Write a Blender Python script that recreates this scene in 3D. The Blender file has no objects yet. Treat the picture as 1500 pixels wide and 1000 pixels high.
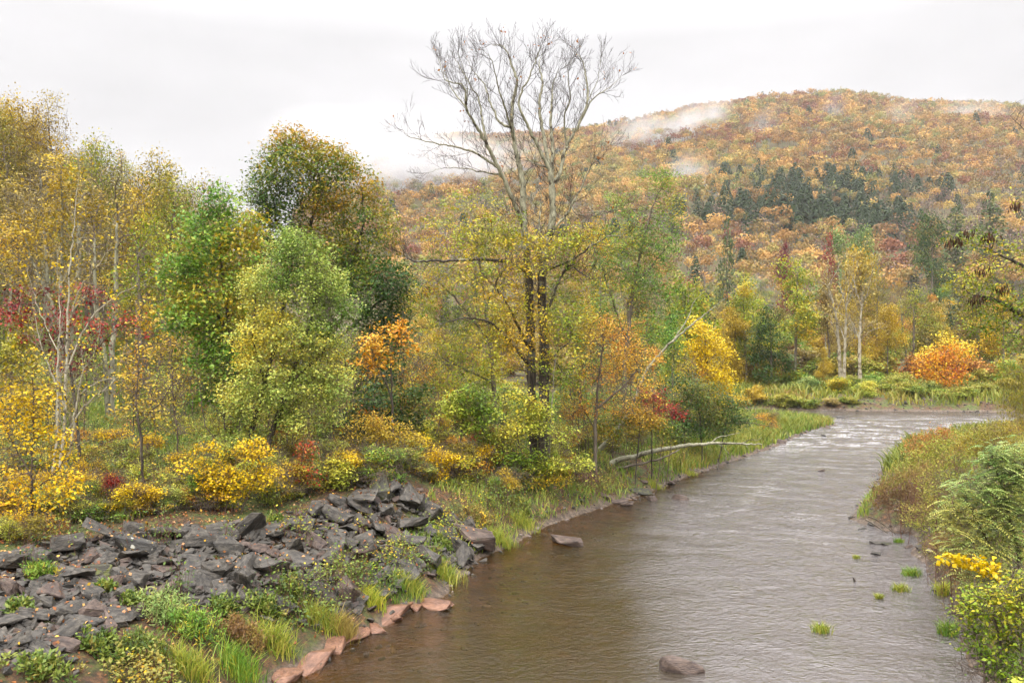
import bpy, bmesh, math, random
import numpy as np
from mathutils import Vector, Matrix
from mathutils.bvhtree import BVHTree
rng = np.random.default_rng(11)
random.seed(5)
SC = bpy.context.scene
COL = SC.collection
F, H = 1250.0, 7.0          # focal length in photo pixels (1500 wide), eye height above the water

# ------------------------------------------------------------------ small maths
def wpt(px, py, Y):         # a sight line of the photo taken to its real distance Y
    return np.array([(px-750.0)/F*Y, Y, H-(py-500.0)/F*Y])
def hexlin(h):
    h = h.lstrip('#'); v = [int(h[i:i+2], 16)/255 for i in (0, 2, 4)]
    return tuple((c/12.92 if c <= .04045 else ((c+.055)/1.055)**2.4) for c in v)
def hash2(ix, iy, seed=0):
    n = (ix.astype(np.int64)*374761393 + iy.astype(np.int64)*668265263 + seed*974634577) & 0x7fffffff
    n = ((n ^ (n >> 13))*1274126177) & 0x7fffffff
    return ((n ^ (n >> 16)) & 0xffff)/65535.0
def vnoise(x, y, seed=0):
    x = np.asarray(x, float); y = np.asarray(y, float)
    ix, iy = np.floor(x), np.floor(y); fx, fy = x-ix, y-iy
    fx = fx*fx*(3-2*fx); fy = fy*fy*(3-2*fy)
    a, b = hash2(ix, iy, seed), hash2(ix+1, iy, seed); c, d = hash2(ix, iy+1, seed), hash2(ix+1, iy+1, seed)
    return (a*(1-fx)+b*fx)*(1-fy)+(c*(1-fx)+d*fx)*fy
def fbm(x, y, seed=0, o=4):
    s = 0; a = .5; t = 0
    for k in range(o):
        s = s+a*vnoise(np.asarray(x)*2**k+17*k, np.asarray(y)*2**k-9*k, seed+k); t += a; a *= .5
    return s/t
def sstep(a, b, x):
    t = np.clip((np.asarray(x, float)-a)/(b-a), 0, 1); return t*t*(3-2*t)
def unit(v):
    return v/np.maximum(np.linalg.norm(v, axis=-1, keepdims=True), 1e-9)

# ------------------------------------------------------------------ mesh helpers
def mesh_np(name, verts, faces, mats=(), mi=None, attrs=None, flat=False):
    """verts (n,3); faces: list of int arrays (m,k) ; mi: list of material numbers per block; attrs: {name: list of per-face arrays per block}"""
    me = bpy.data.meshes.new(name)
    verts = np.ascontiguousarray(verts, np.float32)
    me.vertices.add(len(verts)); me.vertices.foreach_set('co', verts.ravel())
    nl = sum(f.size for f in faces); nf = sum(len(f) for f in faces)
    me.loops.add(nl); me.polygons.add(nf)
    me.loops.foreach_set('vertex_index', np.concatenate([f.ravel() for f in faces]).astype(np.int32))
    tot = np.concatenate([np.full(len(f), f.shape[1], np.int32) for f in faces])
    start = np.concatenate([[0], np.cumsum(tot)[:-1]]).astype(np.int32)
    me.polygons.foreach_set('loop_start', start)
    if mi is not None:
        me.polygons.foreach_set('material_index', np.concatenate([np.full(len(f), m, np.int32) for f, m in zip(faces, mi)]))
    me.update(calc_edges=True)
    for k, blocks in (attrs or {}).items():
        at = me.attributes.new(k, 'FLOAT', 'FACE')
        at.data.foreach_set('value', np.concatenate(blocks).astype(np.float32))
    for m in mats: me.materials.append(m)
    if flat: me.shade_flat()
    return me
def link(name, me, parent=None, loc=None):
    o = bpy.data.objects.new(name, me); COL.objects.link(o)
    if parent is not None: o.parent = parent
    if loc is not None: o.location = loc
    return o
def tag(o, label=None, cat=None, group=None, kind=None):
    if label: o['label'] = label
    if cat: o['category'] = cat
    if group: o['group'] = group
    if kind: o['kind'] = kind
    return o
class Geo:                   # collects geometry blocks for one mesh
    def __init__(s): s.v = []; s.f = []; s.m = []; s.r = []; s.n = 0
    def add(s, v, f, m=0, r=None):
        if len(f) == 0: return
        s.v.append(np.asarray(v, float)); s.f.append(np.asarray(f, int)+s.n); s.m.append(m); s.n += len(v)
        s.r.append(np.zeros(len(f)) if r is None else r)
    def mesh(s, name, mats, off=(0, 0, 0), flat=False):
        return mesh_np(name, np.concatenate(s.v)-np.asarray(off), s.f, mats, s.m, {'rnd': s.r}, flat)
    def empty(s): return s.n == 0
def perp(d):
    up = np.where(np.abs(d[..., 2:3]) < .9, np.array([0, 0, 1.]), np.array([1., 0, 0]))
    a = unit(np.cross(d, up)); return a, np.cross(d, a)
def tube(P, R, k=6, g=None, m=0):
    P = np.asarray(P, float); R = np.asarray(R, float); n = len(P)
    d = np.gradient(P, axis=0); d = unit(d); a, b = perp(d)
    for i in range(1, n):   # keep the frame from flipping
        a[i] = unit(a[i-1]-d[i]*np.dot(a[i-1], d[i])); b[i] = np.cross(d[i], a[i])
    t = np.arange(k)*2*math.pi/k
    v = P[:, None]+R[:, None, None]*(a[:, None]*np.cos(t)[None, :, None]+b[:, None]*np.sin(t)[None, :, None])
    v = v.reshape(-1, 3)
    i = np.arange(n-1)[:, None]*k; j = np.arange(k)[None]
    q = np.stack([i+j, i+(j+1) % k, i+k+(j+1) % k, i+k+j], -1).reshape(-1, 4)
    v = np.concatenate([v, [P[-1]+d[-1]*R[-1]*.6]])
    tip = len(v)-1; l = (n-1)*k
    tr = np.stack([l+np.arange(k), l+(np.arange(k)+1) % k, np.full(k, tip)], -1)
    if g is not None:
        g.add(v, q, m); base = g.n-len(v)
        g.f.append(tr+base); g.m.append(m); g.r.append(np.zeros(len(tr)))
    return v, q
def sticks(P0, P1, R0, R1, g, m=0, r=None):
    """many thin three-sided twigs at once"""
    P0 = np.asarray(P0); P1 = np.asarray(P1); n = len(P0)
    if n == 0: return
    d = unit(P1-P0); a, b = perp(d); R0 = np.broadcast_to(R0, n); R1 = np.broadcast_to(R1, n)
    v = np.empty((n, 6, 3))
    for k in range(3):
        e = a*math.cos(k*2.0944)+b*math.sin(k*2.0944)
        v[:, k] = P0+e*R0[:, None]; v[:, 3+k] = P1+e*R1[:, None]
    base = np.arange(n)[:, None]*6
    q = np.concatenate([base+np.array([k, (k+1) % 3, 3+(k+1) % 3, 3+k]) for k in range(3)])
    g.add(v.reshape(-1, 3), q, m, None if r is None else np.tile(r, 3))
def leaves(P, D, N, L, W, g, m=0, r=None, fold=.18, mid=.45):
    """one folded pointed leaf per point: axis D, face normal N, length L, width W"""
    n = len(P)
    if n == 0: return
    D = unit(D); S = unit(np.cross(D, N)); N = np.cross(S, D)
    L = np.broadcast_to(L, n)[:, None]; W = np.broadcast_to(W, n)[:, None]
    v = np.empty((n, 4, 3))
    v[:, 0] = P; v[:, 1] = P+D*L*mid+S*W*.5+N*W*fold; v[:, 2] = P+D*L; v[:, 3] = P+D*L*mid-S*W*.5+N*W*fold
    q = np.arange(n*4).reshape(n, 4)
    g.add(v.reshape(-1, 3), q, m, rng.random(n) if r is None else r)
def rdir(n):
    return unit(rng.normal(size=(n, 3)))
def leafset(P, L, g, m=0, r=None, droop=.25, up=.55, asp=.62, jit=.5, nb=None):
    n = len(P)
    D = rdir(n); D[:, 2] = D[:, 2]*.6-droop
    N = (rdir(n) if nb is None else nb*.75+rdir(n)*.45)*(1-up)+np.array([0, -.12, 1.0])*up
    s = L*(1+jit*(rng.random(n)*2-1))
    leaves(P, D, N, s, s*asp, g, m, r)

# ------------------------------------------------------------------ materials
def newmat(name):
    m = bpy.data.materials.new(name); m.use_nodes = True
    nt = m.node_tree; nt.nodes.clear(); out = nt.nodes.new('ShaderNodeOutputMaterial')
    return m, nt, out
def nd(nt, typ, **kw):
    n = nt.nodes.new(typ)
    for k, v in kw.items():
        if k.startswith('i_'):
            key = k[2:].replace('_', ' ')
            n.inputs[int(key) if key.isdigit() else key].default_value = v
        else: setattr(n, k, v)
    return n
def ramp(nt, cols, pos=None, interp='LINEAR'):
    n = nt.nodes.new('ShaderNodeValToRGB'); cr = n.color_ramp; cr.interpolation = interp
    while len(cr.elements) < len(cols): cr.elements.new(1.0)
    for i, c in enumerate(cols):
        cr.elements[i].position = pos[i] if pos else i/(max(1, len(cols)-1))
        cr.elements[i].color = (*(hexlin(c) if isinstance(c, str) else c), 1)
    return n
def leafmat(name, cols, trans=.25, gloss=.45, spec=.3, sat=1.05):
    m, nt, out = newmat(name); L = nt.links.new
    at = nd(nt, 'ShaderNodeAttribute', attribute_name='rnd')
    cr = ramp(nt, cols); L(at.outputs['Fac'], cr.inputs[0])
    hs = nd(nt, 'ShaderNodeHueSaturation'); hs.inputs['Saturation'].default_value = sat; L(cr.outputs[0], hs.inputs['Color'])
    p = nd(nt, 'ShaderNodeBsdfPrincipled'); p.inputs['Roughness'].default_value = gloss
    p.inputs['Specular IOR Level'].default_value = spec; L(hs.outputs[0], p.inputs['Base Color'])
    t = nd(nt, 'ShaderNodeBsdfTranslucent'); L(hs.outputs[0], t.inputs['Color'])
    mx = nd(nt, 'ShaderNodeMixShader'); mx.inputs[0].default_value = trans
    L(p.outputs[0], mx.inputs[1]); L(t.outputs[0], mx.inputs[2]); L(mx.outputs[0], out.inputs['Surface'])
    return m
def noisemat(name, cols, scale=4, pos=None, rough=.8, bump=.4, bscale=20, stretch=(1, 1, 1), patch=None, pscale=3, pth=.58, detail=6, spec=.3, coord='Object', bdist=.02):
    m, nt, out = newmat(name); L = nt.links.new
    tc = nd(nt, 'ShaderNodeTexCoord'); mp = nd(nt, 'ShaderNodeMapping'); mp.inputs['Scale'].default_value = stretch
    L(tc.outputs[coord], mp.inputs[0])
    n = nd(nt, 'ShaderNodeTexNoise'); n.inputs['Scale'].default_value = scale; n.inputs['Detail'].default_value = detail; n.inputs['Roughness'].default_value = .65
    L(mp.outputs[0], n.inputs['Vector']); cr = ramp(nt, cols, pos or [.3+.4*i/(len(cols)-1) for i in range(len(cols))]); L(n.outputs[0], cr.inputs[0])
    col = cr.outputs[0]
    if patch:
        n2 = nd(nt, 'ShaderNodeTexNoise'); n2.inputs['Scale'].default_value = pscale; n2.inputs['Detail'].default_value = 5; L(tc.outputs[coord], n2.inputs['Vector'])
        r2 = ramp(nt, [(0, 0, 0), (1, 1, 1)], [pth, pth+.06]); L(n2.outputs[0], r2.inputs[0])
        mx = nd(nt, 'ShaderNodeMix', data_type='RGBA'); L(r2.outputs[0], mx.inputs['Factor']); L(col, mx.inputs[6]); mx.inputs[7].default_value = (*hexlin(patch), 1)
        col = mx.outputs[2]
    p = nd(nt, 'ShaderNodeBsdfPrincipled'); p.inputs['Roughness'].default_value = rough; p.inputs['Specular IOR Level'].default_value = spec
    L(col, p.inputs['Base Color'])
    if bump:
        n3 = nd(nt, 'ShaderNodeTexNoise'); n3.inputs['Scale'].default_value = bscale; n3.inputs['Detail'].default_value = 5; L(mp.outputs[0], n3.inputs['Vector'])
        b = nd(nt, 'ShaderNodeBump'); b.inputs['Strength'].default_value = bump; b.inputs['Distance'].default_value = bdist; L(n3.outputs[0], b.inputs['Height']); L(b.outputs[0], p.inputs['Normal'])
    L(p.outputs[0], out.inputs['Surface'])
    return m
# ------------------------------------------------------------------ terrain
RIVER = np.array([(-9, -40), (-7.6, 5), (-6.1, 13), (-4.9, 17.5), (-3.5, 20.6), (-1.9, 23.6), (-1.2, 27.2), (.1, 29.8), (1.35, 32.6), (3.6, 35.7), (6, 39), (8.75, 43.75),
    (12, 48.6), (17.2, 56.5), (22.5, 65.5), (27.2, 71.5), (27.6, 73), (25.8, 75.5), (20, 77), (10, 79), (-20, 84), (-80, 95), (-400, 150), (-400, 172), (-80, 113), (-20, 102), (10, 93.5), (24, 88.5), (36, 86), (49, 84.5),
    (60, 83), (110, 80), (400, 60), (400, 30), (110, 66), (60, 69), (43, 70.5), (37.5, 69.6), (34, 66.5), (28.3, 61), (24.7, 54.7), (20.8, 48), (18.4, 43), (15.2, 37), (13.3, 33.4), (14.6, 30.6), (13.4, 28.2), (11.9, 23), (10.4, 19.4), (9.6, 17.5), (8.6, 10), (8, -40)], float)
def river_sd(x, y):
    """signed distance to the waterline: negative in the river"""
    x = np.asarray(x, float); y = np.asarray(y, float); sh = x.shape; x = x.ravel(); y = y.ravel()
    best = np.full(x.shape, 1e9); ins = np.zeros(x.shape, bool)
    A = RIVER; B = np.roll(RIVER, -1, 0)
    for (ax, ay), (bx, by) in zip(A, B):
        dx, dy = bx-ax, by-ay; t = np.clip(((x-ax)*dx+(y-ay)*dy)/(dx*dx+dy*dy), 0, 1)
        best = np.minimum(best, (x-ax-t*dx)**2+(y-ay-t*dy)**2)
        if ay != by:
            c = ((ay > y) != (by > y)) & (x < (bx-ax)*(y-ay)/(by-ay)+ax); ins ^= c
    d = np.sqrt(best); return np.where(ins, -d, d).reshape(sh)
RIDGE_U = np.array([-2000, 250, 340, 440, 500, 560, 600, 660, 700, 800, 850, 900, 950, 1000, 1050, 1100, 1160, 1240, 1290, 1340, 1400, 1460, 1500, 1700, 2200, 3000])
RIDGE_Y = np.array([480, 470, 420, 300, 222, 203, 197, 193, 192, 190, 187, 180, 168, 156, 147, 142, 138, 136, 140, 148, 146, 148, 150, 158, 200, 260])+7
def gz(x, y):
    x = np.asarray(x, float); y = np.asarray(y, float)
    d = river_sd(x, y); dn = d+.5*(fbm(x*.9, y*.9, 3)-.5)
    far = sstep(80, 90, y+.25*(x-30)); right = sstep(0, 3, x-(.28*y+3))*(1-far)
    left = (1-right)*(1-far)
    hm = left*(2.35*(1-sstep(3, 13, x-(y-34)*.18))+.75*sstep(3, 13, x-(y-34)*.18)) + right*(2.9*(1-sstep(30, 45, y))+.6*sstep(30, 45, y)) + far*1.7
    k = left*(2.6+.4*sstep(30, 45, y))+right*2.3+far*3.2
    h = hm*(1-np.exp(-np.maximum(dn, 0)/k))
    # undercut bank below the tall tree: a low shelf, then a steep step
    z0 = np.exp(-((x-3.2)/2.6)**2-((y-38.6)/2.4)**2)
    h = h*(1-z0)+z0*(np.clip(dn, 0, 1)*.28+1.3*sstep(1.5, 2.1, dn)*(1-.0*x))*(dn > 0)
    bed = -.55*(1-np.exp(np.minimum(dn, 0)/2.2))
    z = np.where(dn > 0, h, bed)
    z = z+np.where(dn > .4, 1, 0)*(.16*(fbm(x*.5, y*.5, 8)-.5)+.10*(fbm(x*1.9, y*1.9, 5)-.5))
    z = z+.65*np.exp(-((x+5.2)/2.3)**2-((y-29.6)/2.4)**2)*sstep(.5, 3, dn)
    # wooded slope beyond the field, rising towards the west
    z = z+sstep(44, 66, y)*.44*np.maximum(0, -x-22+4*(fbm(x*.05, y*.05, 2)-.5))*(1-sstep(130, 300, y))
    # the mountain
    u = 750+F*x/np.maximum(y, 1.0)
    R = H+(500-np.interp(u, RIDGE_U, RIDGE_Y))/F*830.0-9
    t = np.clip((y-205)/(830-205), 0, 2.2)
    prof = np.where(t < 1, .82*t**1.1+.18*sstep(0, 1, t), 1-.5*(t-1))
    z = z+np.where(y > 150, R*np.maximum(prof, 0), 0)+2.5*sstep(95, 200, y)
    z = z+np.where(t > 0, 1, 0)*np.clip(t*3, 0, 1)*(14*(fbm(x*.012, y*.012, 21)-.5)+5*(fbm(x*.04, y*.04, 22)-.5))
    return z
def axis(parts):
    out = []
    for a, b, s in parts: out.append(np.arange(a, b, s))
    return np.concatenate(out)
def build_ground():
    xs = axis([(-900, -260, 20), (-260, -90, 8), (-90, -22, 2), (-22, 32, .35), (32, 90, 1.5), (90, 300, 8), (300, 1201, 20)])
    ys = axis([(-60, 8, 4), (8, 48, .35), (48, 110, .9), (110, 260, 4), (260, 900, 9), (900, 1301, 40)])
    X, Y = np.meshgrid(xs, ys); Z = gz(X, Y)
    v = np.stack([X, Y, Z], -1).reshape(-1, 3); nx, ny = len(xs), len(ys)
    i = np.arange(ny-1)[:, None]*nx+np.arange(nx-1)[None]
    q = np.stack([i, i+1, i+nx+1, i+nx], -1).reshape(-1, 4)
    m, nt, out = newmat('forest_soil'); L = nt.links.new
    tc = nd(nt, 'ShaderNodeTexCoord')
    def noise(scale, det=6, rough=.65):
        n = nd(nt, 'ShaderNodeTexNoise'); n.inputs['Scale'].default_value = scale; n.inputs['Detail'].default_value = det; n.inputs['Roughness'].default_value = rough
        L(tc.outputs['Object'], n.inputs['Vector']); return n.outputs[0]
    def mix(f, a, b):
        x = nd(nt, 'ShaderNodeMix', data_type='RGBA'); L(f, x.inputs['Factor'])
        for k, s in ((6, a), (7, b)):
            if isinstance(s, str): x.inputs[k].default_value = (*hexlin(s), 1)
            else: L(s, x.inputs[k])
        return x.outputs[2]
    soil = ramp(nt, ['#1f1810', '#3c2d1d', '#61452c', '#8a5c36'], [.36, .46, .54, .64]); L(noise(6, 10, .85), soil.inputs[0])
    green = ramp(nt, ['#26300f', '#48541f', '#6f7433'], [.38, .5, .62]); L(noise(7, 9, .85), green.inputs[0])
    gf = ramp(nt, [(0, 0, 0), (1, 1, 1)], [.46, .56]); L(noise(.6, 9, .8), gf.inputs[0])
    land = mix(gf.outputs[0], soil.outputs[0], green.outputs[0])
    bed = ramp(nt, ['#2c2110', '#4a361a', '#6a4d2a', '#8c6b4a'], [.3, .45, .6, .72]); L(noise(1.6, 9, .75), bed.inputs[0])
    grav = ramp(nt, ['#2e2721', '#4c4036', '#6b5c4e', '#877768'], [.36, .46, .54, .64]); L(noise(5, 9, .8), grav.inputs[0])
    sx = nd(nt, 'ShaderNodeSeparateXYZ'); L(tc.outputs['Object'], sx.inputs[0])
    def rng_(sock, a, b):
        r = nd(nt, 'ShaderNodeMapRange'); r.inputs[1].default_value = a; r.inputs[2].default_value = b; L(sock, r.inputs[0]); return r.outputs[0]
    # gravel on low ground by the water, river bed below it
    nz = nd(nt, 'ShaderNodeMath', operation='MULTIPLY_ADD'); L(noise(.8, 5), nz.inputs[0]); nz.inputs[1].default_value = .5; L(sx.outputs[2], nz.inputs[2])
    c1 = mix(rng_(nz.outputs[0], .34, .5), grav.outputs[0], land)
    c2 = mix(rng_(sx.outputs[2], -.03, .03), bed.outputs[0], c1)
    p = nd(nt, 'ShaderNodeBsdfPrincipled'); p.inputs['Roughness'].default_value = .85; L(c2, p.inputs['Base Color'])
    b = nd(nt, 'ShaderNodeBump'); b.inputs['Strength'].default_value = .9; b.inputs['Distance'].default_value = .1; L(noise(9, 8, .8), b.inputs['Height']); L(b.outputs[0], p.inputs['Normal'])
    L(p.outputs[0], out.inputs['Surface'])
    return tag(link('ground', mesh_np('ground', v, [q], [m])), 'river valley ground with banks, field and mountain slope', kind='structure')
def build_water():
    xs = axis([(-400, -60, 20), (-60, -10, 2), (-10, 32, .16), (32, 62, .5), (62, 401, 10)])
    ys = axis([(-60, 10, 5), (10, 48, .13), (48, 92, .3), (92, 175, 3)])
    X, Y = np.meshgrid(xs, ys)
    # flow axis roughly from the far bend to the near foreground
    a = math.radians(66); U = X*math.cos(a)+Y*math.sin(a); V = -X*math.sin(a)+Y*math.cos(a)
    rif = sstep(50, 60, Y)*(1-sstep(74, 82, Y)); rr = np.exp(-((Y-33)/7)**2)*sstep(1, 5, X-(Y-30)*.3)
    right = sstep(1.5, 6, X-(Y-18)*.22)
    amp = .006+.012*right+.05*rif+.022*rr
    Z = amp*2.2*(fbm(U*1.15, V*.75, 31, 4)-.5)+amp*.9*(vnoise(U*3.1, V*2.1, 37)-.5)
    Z = Z*(1-.9*sstep(78, 84, Y))
    v = np.stack([X, Y, Z], -1).reshape(-1, 3); nx, ny = len(xs), len(ys)
    i = np.arange(ny-1)[:, None]*nx+np.arange(nx-1)[None]
    q = np.stack([i, i+1, i+nx+1, i+nx], -1).reshape(-1, 4)
    foam = np.clip((fbm(V*.9, U*1.8, 41, 4)-.52)*4, 0, .5)*rif + np.clip((fbm(V*.9, U*2.2, 47, 4)-.6)*4, 0, .6)*right*sstep(24, 38, Y)*.3
    me = mesh_np('water', v, [q])
    sh = sstep(-1.3, 1.7, X-np.interp(Y, [15, 29, 37, 48, 60, 76], [3.5, 3.6, 6.4, 12, 18, 24])+2.6*(fbm(U*.25, V*.6, 43, 3)-.5))*(1-.6*sstep(77, 83, Y))
    a2 = me.attributes.new('shallow', 'FLOAT', 'POINT'); a2.data.foreach_set('value', sh.ravel().astype(np.float32))
    at = me.attributes.new('foam', 'FLOAT', 'POINT'); at.data.foreach_set('value', foam.ravel().astype(np.float32))
    ed = sstep(-3.2, -.3, river_sd(X, Y))*(1-sh)*(Y < 60); a3 = me.attributes.new('edge', 'FLOAT', 'POINT'); a3.data.foreach_set('value', ed.ravel().astype(np.float32))
    m, nt, out = newmat('river_water'); L = nt.links.new
    tc = nd(nt, 'ShaderNodeTexCoord'); mp = nd(nt, 'ShaderNodeMapping'); mp.inputs['Rotation'].default_value = (0, 0, math.radians(-24)); mp.inputs['Scale'].default_value = (1.05, 1.35, 1)
    L(tc.outputs['Object'], mp.inputs[0])
    def noise(s, d=4):
        n = nd(nt, 'ShaderNodeTexNoise'); n.inputs['Scale'].default_value = s; n.inputs['Detail'].default_value = d; n.inputs['Distortion'].default_value = .8; L(mp.outputs[0], n.inputs['Vector']); return n.outputs[0]
    ps = nd(nt, 'ShaderNodeSeparateXYZ'); L(tc.outputs['Object'], ps.inputs[0])
    gw = nd(nt, 'ShaderNodeMapRange'); gw.inputs[1].default_value = 20; gw.inputs[2].default_value = 50; gw.inputs[3].default_value = .34; gw.inputs[4].default_value = 1.2; L(ps.outputs[1], gw.inputs[0])
    hm = nd(nt, 'ShaderNodeMath', operation='MULTIPLY'); L(noise(4.2, 5), hm.inputs[0])
    sl = nd(nt, 'ShaderNodeMapRange'); sl.inputs[1].default_value = .35; sl.inputs[2].default_value = .65; sl.inputs[3].default_value = .5; sl.inputs[4].default_value = 2.6; L(noise(.33, 3), sl.inputs[0])
    gm = nd(nt, 'ShaderNodeMath', operation='MULTIPLY'); L(gw.outputs[0], gm.inputs[0]); L(sl.outputs[0], gm.inputs[1]); L(gm.outputs[0], hm.inputs[1])
    b1 = nd(nt, 'ShaderNodeBump'); b1.inputs['Strength'].default_value = .9; b1.inputs['Distance'].default_value = .11; L(hm.outputs[0], b1.inputs['Height'])
    b2 = nd(nt, 'ShaderNodeBump'); b2.inputs['Strength'].default_value = .8; b2.inputs['Distance'].default_value = .04; L(noise(6.5), b2.inputs['Height']); L(b1.outputs[0], b2.inputs['Normal'])
    gl = nd(nt, 'ShaderNodeBsdfGlossy'); gl.inputs['Roughness'].default_value = .08; gl.inputs['Color'].default_value = (.97, .945, .935, 1); L(b2.outputs[0], gl.inputs['Normal'])
    # a deep amber pool on the left, a pale silty turbulent shallow on the right
    sa = nd(nt, 'ShaderNodeAttribute', attribute_name='shallow')
    tr = nd(nt, 'ShaderNodeBsdfTransparent'); tr.inputs['Color'].default_value = (.72, .55, .26, 1)
    ea = nd(nt, 'ShaderNodeAttribute', attribute_name='edge')
    bc = nd(nt, 'ShaderNodeMix', data_type='RGBA'); L(sa.outputs['Fac'], bc.inputs['Factor']); bc.inputs[6].default_value = (.046, .032, .007, 1); bc.inputs[7].default_value = (.095, .082, .077, 1)
    df = nd(nt, 'ShaderNodeBsdfDiffuse'); L(bc.outputs[2], df.inputs['Color']); L(b1.outputs[0], df.inputs['Normal'])
    bf = nd(nt, 'ShaderNodeMapRange'); bf.inputs[3].default_value = .5; bf.inputs[4].default_value = .8; L(sa.outputs['Fac'], bf.inputs[0])
    b4 = nd(nt, 'ShaderNodeMath', operation='MULTIPLY_ADD'); L(ea.outputs['Fac'], b4.inputs[0]); b4.inputs[1].default_value = -.4; L(bf.outputs[0], b4.inputs[2])
    body = nd(nt, 'ShaderNodeMixShader'); L(b4.outputs[0], body.inputs[0]); L(tr.outputs[0], body.inputs[1]); L(df.outputs[0], body.inputs[2])
    io = nd(nt, 'ShaderNodeMapRange'); io.inputs[3].default_value = 1.34; io.inputs[4].default_value = 1.9; L(sa.outputs['Fac'], io.inputs[0])
    fr = nd(nt, 'ShaderNodeFresnel'); L(io.outputs[0], fr.inputs['IOR']); L(b2.outputs[0], fr.inputs['Normal'])
    mx = nd(nt, 'ShaderNodeMixShader'); L(fr.outputs[0], mx.inputs[0]); L(body.outputs[0], mx.inputs[1]); L(gl.outputs[0], mx.inputs[2])
    fo = nd(nt, 'ShaderNodeAttribute', attribute_name='foam'); fd = nd(nt, 'ShaderNodeBsdfDiffuse'); fd.inputs['Color'].default_value = (.75, .74, .73, 1)
    fn = nd(nt, 'ShaderNodeMath', operation='MULTIPLY'); L(fo.outputs['Fac'], fn.inputs[0])
    fr2 = ramp(nt, [(0, 0, 0), (1, 1, 1)], [.45, .62]); L(noise(7, 7), fr2.inputs[0]); L(fr2.outputs[0], fn.inputs[1])
    mf = nd(nt, 'ShaderNodeMixShader'); L(fn.outputs[0], mf.inputs[0]); L(mx.outputs[0], mf.inputs[1]); L(fd.outputs[0], mf.inputs[2])
    L(mf.outputs[0], out.inputs['Surface'])
    me.materials.append(m)
    return tag(link('water', me), 'shallow brown rippling river water', kind='structure')
def build_light():
    cam = bpy.data.cameras.new('camera'); cam.sensor_width = 36; cam.lens = 36*F/1500; cam.clip_end = 5000; cam.clip_start = .1
    co = bpy.data.objects.new('camera', cam); COL.objects.link(co); co.location = (0, 0, H); co.rotation_euler = (math.pi/2, 0, 0); SC.camera = co
    w = bpy.data.worlds.new('World'); SC.world = w; w.use_nodes = True; nt = w.node_tree; nt.nodes.clear(); L = nt.links.new
    el, az = math.radians(52), math.radians(200)
    sky = nt.nodes.new('ShaderNodeTexSky'); sky.sky_type = 'NISHITA'; sky.sun_disc = False; sky.sun_elevation = el; sky.sun_rotation = az; sky.dust_density = 3
    tc = nt.nodes.new('ShaderNodeTexCoord'); sp = nt.nodes.new('ShaderNodeSeparateXYZ'); L(tc.outputs['Generated'], sp.inputs[0])
    # overcast: brighter overhead than at the horizon, with soft cloud banks
    gr = nt.nodes.new('ShaderNodeMapRange'); gr.inputs[1].default_value = .33; gr.inputs[2].default_value = 1; gr.inputs[3].default_value = 3.6; gr.inputs[4].default_value = 25; L(sp.outputs[2], gr.inputs[0])
    mp = nt.nodes.new('ShaderNodeMapping'); mp.inputs['Scale'].default_value = (1.6, 1.6, 4.5); L(tc.outputs['Generated'], mp.inputs[0])
    n = nt.nodes.new('ShaderNodeTexNoise'); n.inputs['Scale'].default_value = 1.5; n.inputs['Detail'].default_value = 5; n.inputs['Roughness'].default_value = .5; L(mp.outputs[0], n.inputs['Vector'])
    nr = nt.nodes.new('ShaderNodeMapRange'); nr.inputs[1].default_value = .3; nr.inputs[2].default_value = .62; nr.inputs[3].default_value = .84; nr.inputs[4].default_value = 1.06; L(n.outputs[0], nr.inputs[0])
    mu = nt.nodes.new('ShaderNodeMath'); mu.operation = 'MULTIPLY'; L(gr.outputs[0], mu.inputs[0]); L(nr.outputs[0], mu.inputs[1])
    # a little brighter towards the east side
    ax = nt.nodes.new('ShaderNodeMapRange'); ax.inputs[1].default_value = -.5; ax.inputs[2].default_value = .4; ax.inputs[3].default_value = .97; ax.inputs[4].default_value = 1.0; L(sp.outputs[0], ax.inputs[0])
    mu2 = nt.nodes.new('ShaderNodeMath'); mu2.operation = 'MULTIPLY'; L(mu.outputs[0], mu2.inputs[0]); L(ax.outputs[0], mu2.inputs[1])
    cl = nt.nodes.new('ShaderNodeCombineColor'); 
    for k, f in enumerate((1.0, .985, 1.0)):
        q = nt.nodes.new('ShaderNodeMath'); q.operation = 'MULTIPLY'; q.inputs[1].default_value = f; L(mu2.outputs[0], q.inputs[0]); L(q.outputs[0], cl.inputs[k])
    mx = nt.nodes.new('ShaderNodeMix'); mx.data_type = 'RGBA'; mx.inputs['Factor'].default_value = .985; L(sky.outputs[0], mx.inputs[6]); L(cl.outputs[0], mx.inputs[7])
    bg = nt.nodes.new('ShaderNodeBackground'); bg.inputs['Strength'].default_value = .1; L(mx.outputs[2], bg.inputs['Color'])
    ou = nt.nodes.new('ShaderNodeOutputWorld'); L(bg.outputs[0], ou.inputs['Surface'])
    s = bpy.data.lights.new('sun', 'SUN'); s.energy = 1.4; s.angle = math.radians(28); s.color = (1, .96, .9)
    so = bpy.data.objects.new('sun', s); COL.objects.link(so)
    d = Vector((math.sin(az)*math.cos(el), math.cos(az)*math.cos(el), math.sin(el))); so.rotation_euler = d.to_track_quat('Z', 'Y').to_euler(); so.location = (-30, -60, 120)
    vs = SC.view_settings; vs.view_transform = 'Standard'; vs.look = 'None'; vs.gamma = 1; vs.exposure = 1.25; vs.use_curve_mapping = False
    c = SC.cycles; c.max_bounces = 6; c.diffuse_bounces = 2; c.glossy_bounces = 2; c.transmission_bounces = 2; c.transparent_max_bounces = 8; c.volume_bounces = 1
    c.use_denoising = True; c.use_adaptive_sampling = True; c.adaptive_threshold = .02; c.caustics_reflective = False; c.caustics_refractive = False
    c.volume_step_rate = 1.5; c.volume_max_steps = 128
build_ground(); build_water(); build_light()
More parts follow.
